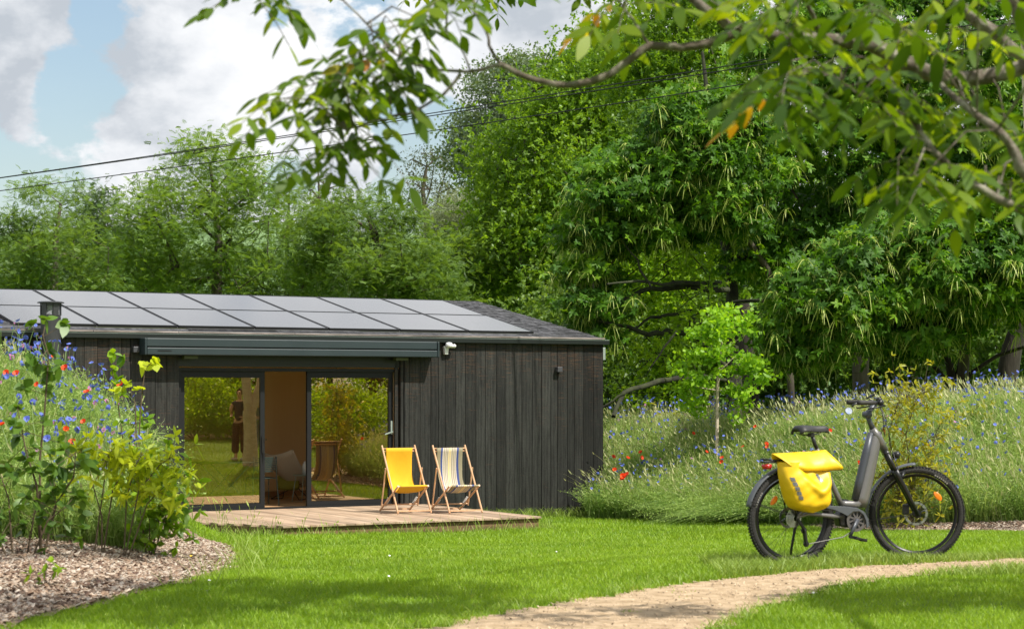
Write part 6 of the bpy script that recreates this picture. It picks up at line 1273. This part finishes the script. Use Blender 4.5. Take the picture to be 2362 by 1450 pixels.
place_flowers(prs, visible_pick(surf(sampL, 400, (.6, 1.0)), 46, lambda px, py: py < 1060), 'small pink flower on the left flower mound', 'flower', 'pink flowers on the left mound')
prs = [head_mesh(L_['pink'], .024, 8, .35, 'pink_flower', 1.)]
place_flowers(prs, visible_pick(surf(sampR, 400, (.45, .85)), 50, lambda px, py: py > 920), 'small pink flower on the right flower bank', 'flower', 'pink flowers on the right bank')
def poppy(name='poppy'):
    t = empty(name); b = MB(); b.tube([(0, 0, -.5), (.03, .0, -.25), (0, 0, 0)], [.003, .0025, .0025], 5, cap=False); b.build('stem', M['stemg'], t); lb = LB(); n = 4
    for q in range(n): a = 2*PI*q/n; lb.ribbon(np.zeros((1, 3)), unit(np.array([[math.cos(a), math.sin(a), .45]])), np.array([[0, 0, 1.]]), .040, .058, bend=np.array([[0, 0, .25]]), st=(0, .3, .6, .85, 1), pr=(.25, .8, 1, .9, .5))
    lb.build('petals', M['poppy'], t); b = MB(); b.lathe([(0, 0), (.007, .003), (.007, .010), (0, .012)], seg=8); b.build('seed_head', M['metal_black'], t, smooth=True); return t
pp = None
pos_ = [(15, 860, 'L'), (38, 862, 'L'), (125, 822, 'L'), (150, 850, 'L'), (86, 887, 'L'), (277, 888, 'L'), (200, 905, 'L'), (193, 973, 'L'), (152, 990, 'L'), (167, 1020, 'L'), (348, 1112, 'L'), (3, 980, 'L'),
        (1413, 1052, 'R'), (1446, 1055, 'R'), (1476, 1042, 'R'), (1477, 1054, 'R'), (1434, 1096, 'R'), (1443, 1094, 'R'), (1433, 1103, 'R'), (1416, 1082, 'R'), (1626, 1041, 'R'), (1662, 1055, 'R'), (1661, 1064, 'R'), (1710, 1029, 'R'), (1738, 983, 'R'), (1763, 1023, 'R'), (1908, 992, 'R'), (1973, 1066, 'R'), (1596, 999, 'R'), (1765, 1030, 'R'), (2000, 1192, 'R')]
for px, py, sd in pos_:
    best = None; rg = np.arange(15.8, 22.6, .1) if sd == 'L' else np.arange(24, 44, .1)
    for d in rg:
        p = W(px, py, d); hgt = p.z-zgf(p.x, d)
        if .30 < hgt < (1.02 if sd == 'L' else .86): best = p; 
        if best is not None and sd == 'L' and d > 19: break
        if best is not None and sd == 'R': break
    if best is None:
        p = hit(px, py); best = Vector((p[0], p[1], zgf(*p)+.3))
    near = d
    if pp is None: pp = poppy(); o = pp
    else: o = copytree(pp)
    o.location = best-Vector((0, .25, 0)) if sd == 'R' else W(px, py, max(best.y-1.2, 15.4)); o.rotation_euler = (R(50)+rng.normal(0, .25), rng.normal(0, .3), rng.normal(0, .5)); s = rng.uniform(.65, .95) if sd == 'L' else rng.uniform(.75, 1.05); o.scale = (s, s, s)
    ordn = ['first', 'second', 'third', 'fourth', 'fifth', 'sixth', 'seventh', 'eighth', 'ninth', 'tenth', 'eleventh', 'twelfth', 'thirteenth', 'fourteenth', 'fifteenth', 'sixteenth', 'seventeenth', 'eighteenth', 'nineteenth', 'twentieth']; rk_ = sorted(range(len(pos_)), key=lambda i: pos_[i][0]); me_ = pos_.index((px, py, sd)); rk_ = [i for i in rk_ if pos_[i][2] == sd].index(me_)
    tag(o, ('red poppy on the left flower mound, %s from the left there' if sd == 'L' else 'red poppy on the right flower bank, %s from the left there') % ordn[rk_], 'poppy', 'red poppies on the left mound' if sd == 'L' else 'red poppies on the right bank')
# ---------------------------------------------------------------- shrubs and saplings
def shrub(name, label, stems, nleaf, m, L, Wd, spread=.12, cat='shrub', upto=0, sr=.008, group=None, tips=6, droop=.25, k0=.25, bark='twig'):
    base = stems[0][0]; org = W(*base); org.z = zgf(org.x, org.y); t = empty(name, org, 0, label, cat, group); b = MB(); C = []
    for st in stems:
        P = [Vector(W(*p))-org for p in st]; P[0].z = min(P[0].z, .0)-.03; b.tube(P, [sr*(1-.7*i/(len(P)-1)) for i in range(len(P))], 6, cap=False); A = np.array([tuple(p) for p in P])
        n = max(2, int(nleaf/len(stems)/5)); u = k0+(1-k0)*rng.random(n)**.7; v = u*(len(P)-1); i = np.minimum(v.astype(int), len(P)-2); f = (v-i)[:, None]; c = A[i]*(1-f)+A[i+1]*f
        tip = c+rng.normal(0, spread, (n, 3))
        for q in range(n): 
            if np.linalg.norm(tip[q]-c[q]) > .03: b.tube([Vector(c[q]), Vector(tip[q])], [sr*.3, sr*.18], 4, cap=False)
        C.append(tip)
    C = np.concatenate(C); k = 5; o = np.repeat(C, k, 0); N = len(o); lb = LB(); d = unit(rdir(N, .3)); bt = np.repeat(rng.random(len(C))*.6, k)
    lb.ribbon(o, d, unit(rdir(N, 1.3)), L*rng.uniform(.65, 1.2, N), Wd*rng.uniform(.7, 1.1, N), bend=np.array([0, 0, -droop]), st=(0, .15, .4, .7, 1), pr=(.05, .65, 1, .7, 0), tint=bt+rng.random(N)*.4); b.build('stem', M[bark], t); lb.build('foliage', m, t); return t
L_['hib'] = leafmat('dark_shrub_leaves', (.045, .11, .015), (.13, .24, .03), .35, rough=.4); L_['lime'] = leafmat('lime_shrub_leaves', (.24, .34, .015), (.50, .56, .03), .45); L_['mid'] = leafmat('glossy_shrub_leaves', (.06, .16, .01), (.26, .40, .02), .40, rough=.35)
L_['gold'] = leafmat('gold_shrub_leaves', (.20, .25, .03), (.50, .50, .06), .42, var=((.93, (.45, .42, .04)), (.97, (.62, .22, .04))))
GS = 'young shrubs planted along the mulch bed'
dS = 15.0
shrub('tall_shrub', 'tall dark-leaved young shrub reaching above the roof eave on the left mound', [[(95, 1235, dS), (92, 1150, dS), (92, 1060, dS), (102, 960, dS), (108, 880, dS), (112, 820, dS), (98, 770, dS)], [(95, 1235, dS), (85, 1120, dS-.2), (60, 1040, dS-.2), (40, 940, dS-.2)], [(98, 1220, dS), (130, 1160, dS), (170, 1100, dS), (175, 1040, dS)]], 200, L_['hib'], .10, .08, .085, group=GS, sr=.012, k0=.3)
shrub('tall_shrub', 'leafy dark green shrub at the lower left corner of the flower mound', [[(30, 1240, dS-.3), (20, 1150, dS-.3), (-10, 1060, dS-.3)], [(60, 1245, dS-.2), (80, 1180, dS-.2), (130, 1120, dS-.2)], [(20, 1240, dS-.3), (-20, 1200, dS-.3), (-60, 1120, dS-.3)], [(70, 1245, dS-.3), (110, 1200, dS-.3), (150, 1170, dS-.3)]], 280, L_['hib'], .09, .065, .12, group=GS, sr=.009, k0=.1)
dQ = 15.5
shrub('lime_shrub', 'small lime-yellow shrub with a bare forked stem in the middle of the bed', [[(235, 1228, dQ), (235, 1190, dQ), (215, 1120, dQ), (200, 1060, dQ), (190, 1025, dQ)], [(236, 1190, dQ), (260, 1130, dQ), (285, 1080, dQ), (290, 1040, dQ)], [(215, 1120, dQ), (245, 1080, dQ), (250, 1040, dQ)]], 330, L_['lime'], .105, .036, .08, group=GS, sr=.008, k0=.4)
shrub('lime_shrub', 'lime-yellow shrub leaning right at the end of the flower mound', [[(285, 1222, dQ), (292, 1150, dQ), (310, 1080, dQ), (330, 1040, dQ)], [(285, 1222, dQ), (320, 1130, dQ), (370, 1070, dQ), (400, 1050, dQ)], [(290, 1210, dQ), (340, 1160, dQ), (390, 1110, dQ), (415, 1100, dQ)]], 460, L_['lime'], .105, .036, .095, group=GS, sr=.007, k0=.2)
dR = 16.2
shrub('glossy_shrub', 'dense glossy green shrub at the right end of the flower mound beside the deck', [[(345, 1200, dR), (345, 1120, dR), (340, 1060, dR)], [(345, 1200, dR), (380, 1140, dR), (400, 1090, dR)], [(340, 1200, dR), (320, 1150, dR), (315, 1090, dR)], [(350, 1200, dR), (385, 1180, dR), (400, 1150, dR)]], 620, L_['mid'], .09, .055, .11, group=GS, sr=.007, k0=.0)
shrub('slender_sapling', 'slender sapling with a few round pale leaves in front of the dark cladding', [[(318, 1195, 18), (320, 1080, 18), (322, 980, 18), (328, 900, 18), (335, 850, 18), (350, 835, 18)], [(322, 980, 18), (312, 930, 18), (300, 900, 18)]], 30, L_['lime'], .09, .085, .045, group=GS, sr=.010, k0=.78)
shrub('slender_sapling', 'leafy green sapling standing behind the poppies, left of the slender sapling', [[(300, 1195, 18.6), (290, 1060, 18.6), (275, 950, 18.6), (262, 870, 18.6), (250, 810, 18.6)], [(290, 1060, 18.6), (300, 1000, 18.6), (318, 960, 18.6)]], 60, L_['mid'], .095, .08, .07, group=GS, sr=.009, k0=.5)
shrub('seedling', 'single small leafy seedling growing in the bare bark mulch', [[(100, 1342, 12.85), (85, 1325, 12.85), (72, 1308, 12.85)], [(100, 1342, 12.85), (105, 1320, 12.85), (112, 1300, 12.85)], [(100, 1342, 12.85), (120, 1325, 12.85), (138, 1310, 12.85)]], 34, L_['mid'], .075, .034, .018, 'plant', sr=.004, k0=.3)
shrub('gold_shrub', 'tall golden-green shrub with orange tips standing behind the bicycle front wheel', [[(2110, 1190, 26.8), (2100, 1100, 26.8), (2090, 1000, 26.8), (2110, 930, 26.8), (2135, 885, 26.8)], [(2110, 1190, 26.8), (2060, 1100, 26.8), (2050, 1000, 26.8), (2070, 930, 26.8), (2095, 910, 26.8)], [(2105, 1190, 26.8), (2140, 1120, 26.8), (2150, 1040, 26.8), (2160, 990, 26.8)], [(2110, 1190, 26.8), (2070, 1140, 26.8), (2030, 1090, 26.8)], [(2110, 1190, 26.8), (2090, 1150, 26.8), (2120, 1070, 26.8)]], 2300, L_['gold'], .10, .034, .21, sr=.009, k0=.1)
shrub('gold_shrub', 'low yellow-green shrub among cornflowers right of the tall golden shrub', [[(2230, 1010, 29.5), (2220, 970, 29.5), (2200, 930, 29.5)], [(2230, 1010, 29.5), (2240, 960, 29.5), (2255, 935, 29.5)]], 200, L_['gold'], .10, .03, .15, sr=.007, k0=.1)
shrub('gold_shrub', 'small yellow-green shrub at the top of the bank nearest the cabin', [[(1530, 1010, 37), (1520, 975, 37), (1512, 950, 37)], [(1530, 1010, 37), (1545, 975, 37), (1555, 955, 37)], [(1535, 1010, 37), (1560, 985, 37), (1570, 975, 37)]], 170, L_['gold'], .09, .03, .13, sr=.007, k0=.2)
# daisies and buttercups in the lawn
for i, (px, py) in enumerate([(440, 1290), (472, 1289), (534, 1289), (1288, 1302), (1960, 1110)][:4]):
    p = hit(px, py+8); t = empty('buttercup', (p[0], p[1], zgf(*p)), 0, 'small yellow buttercup in the lawn, '+['first from the left', 'second from the left', 'third from the left', 'the one right of the deck corner'][i], 'flower', 'yellow buttercups in the lawn'); b = MB(); b.tube([(0, 0, 0), (0, 0, .055)], .002, 5); b.build('stem', M['stemg'], t); lb = LB(); flowerheads(lb, np.array([[0, 0, .058]]), .014, 2, 5); lb.build('petals', M['yel'], t)
lb = LB(); P = np.array([hit(x, y) for x, y in zip(rng.uniform(450, 2300, 20), rng.uniform(1225, 1440, 20))]); P = P[lawn_keep(P[:, 0], P[:, 1])]
dm = mat('daisy_white', (.75, .75, .72), .6); d0 = None
for i, p in enumerate(P):
    if d0 is None:
        d0 = empty('daisy'); b = MB(); b.tube([(0, 0, 0), (0, 0, .05)], .0015, 4); b.build('stem', M['stemg'], d0); lb = LB(); flowerheads(lb, np.array([[0, 0, .052]]), .011, 2, 9); lb.build('petals', dm, d0); o = d0
    else: o = copytree(d0)
    o.location = (p[0], p[1], zgf(*p)); o.rotation_euler = (rng.normal(.3, .2), 0, rng.random()*6); tag(o, 'tiny white daisy in the short lawn grass', 'flower', 'white daisies in the lawn')
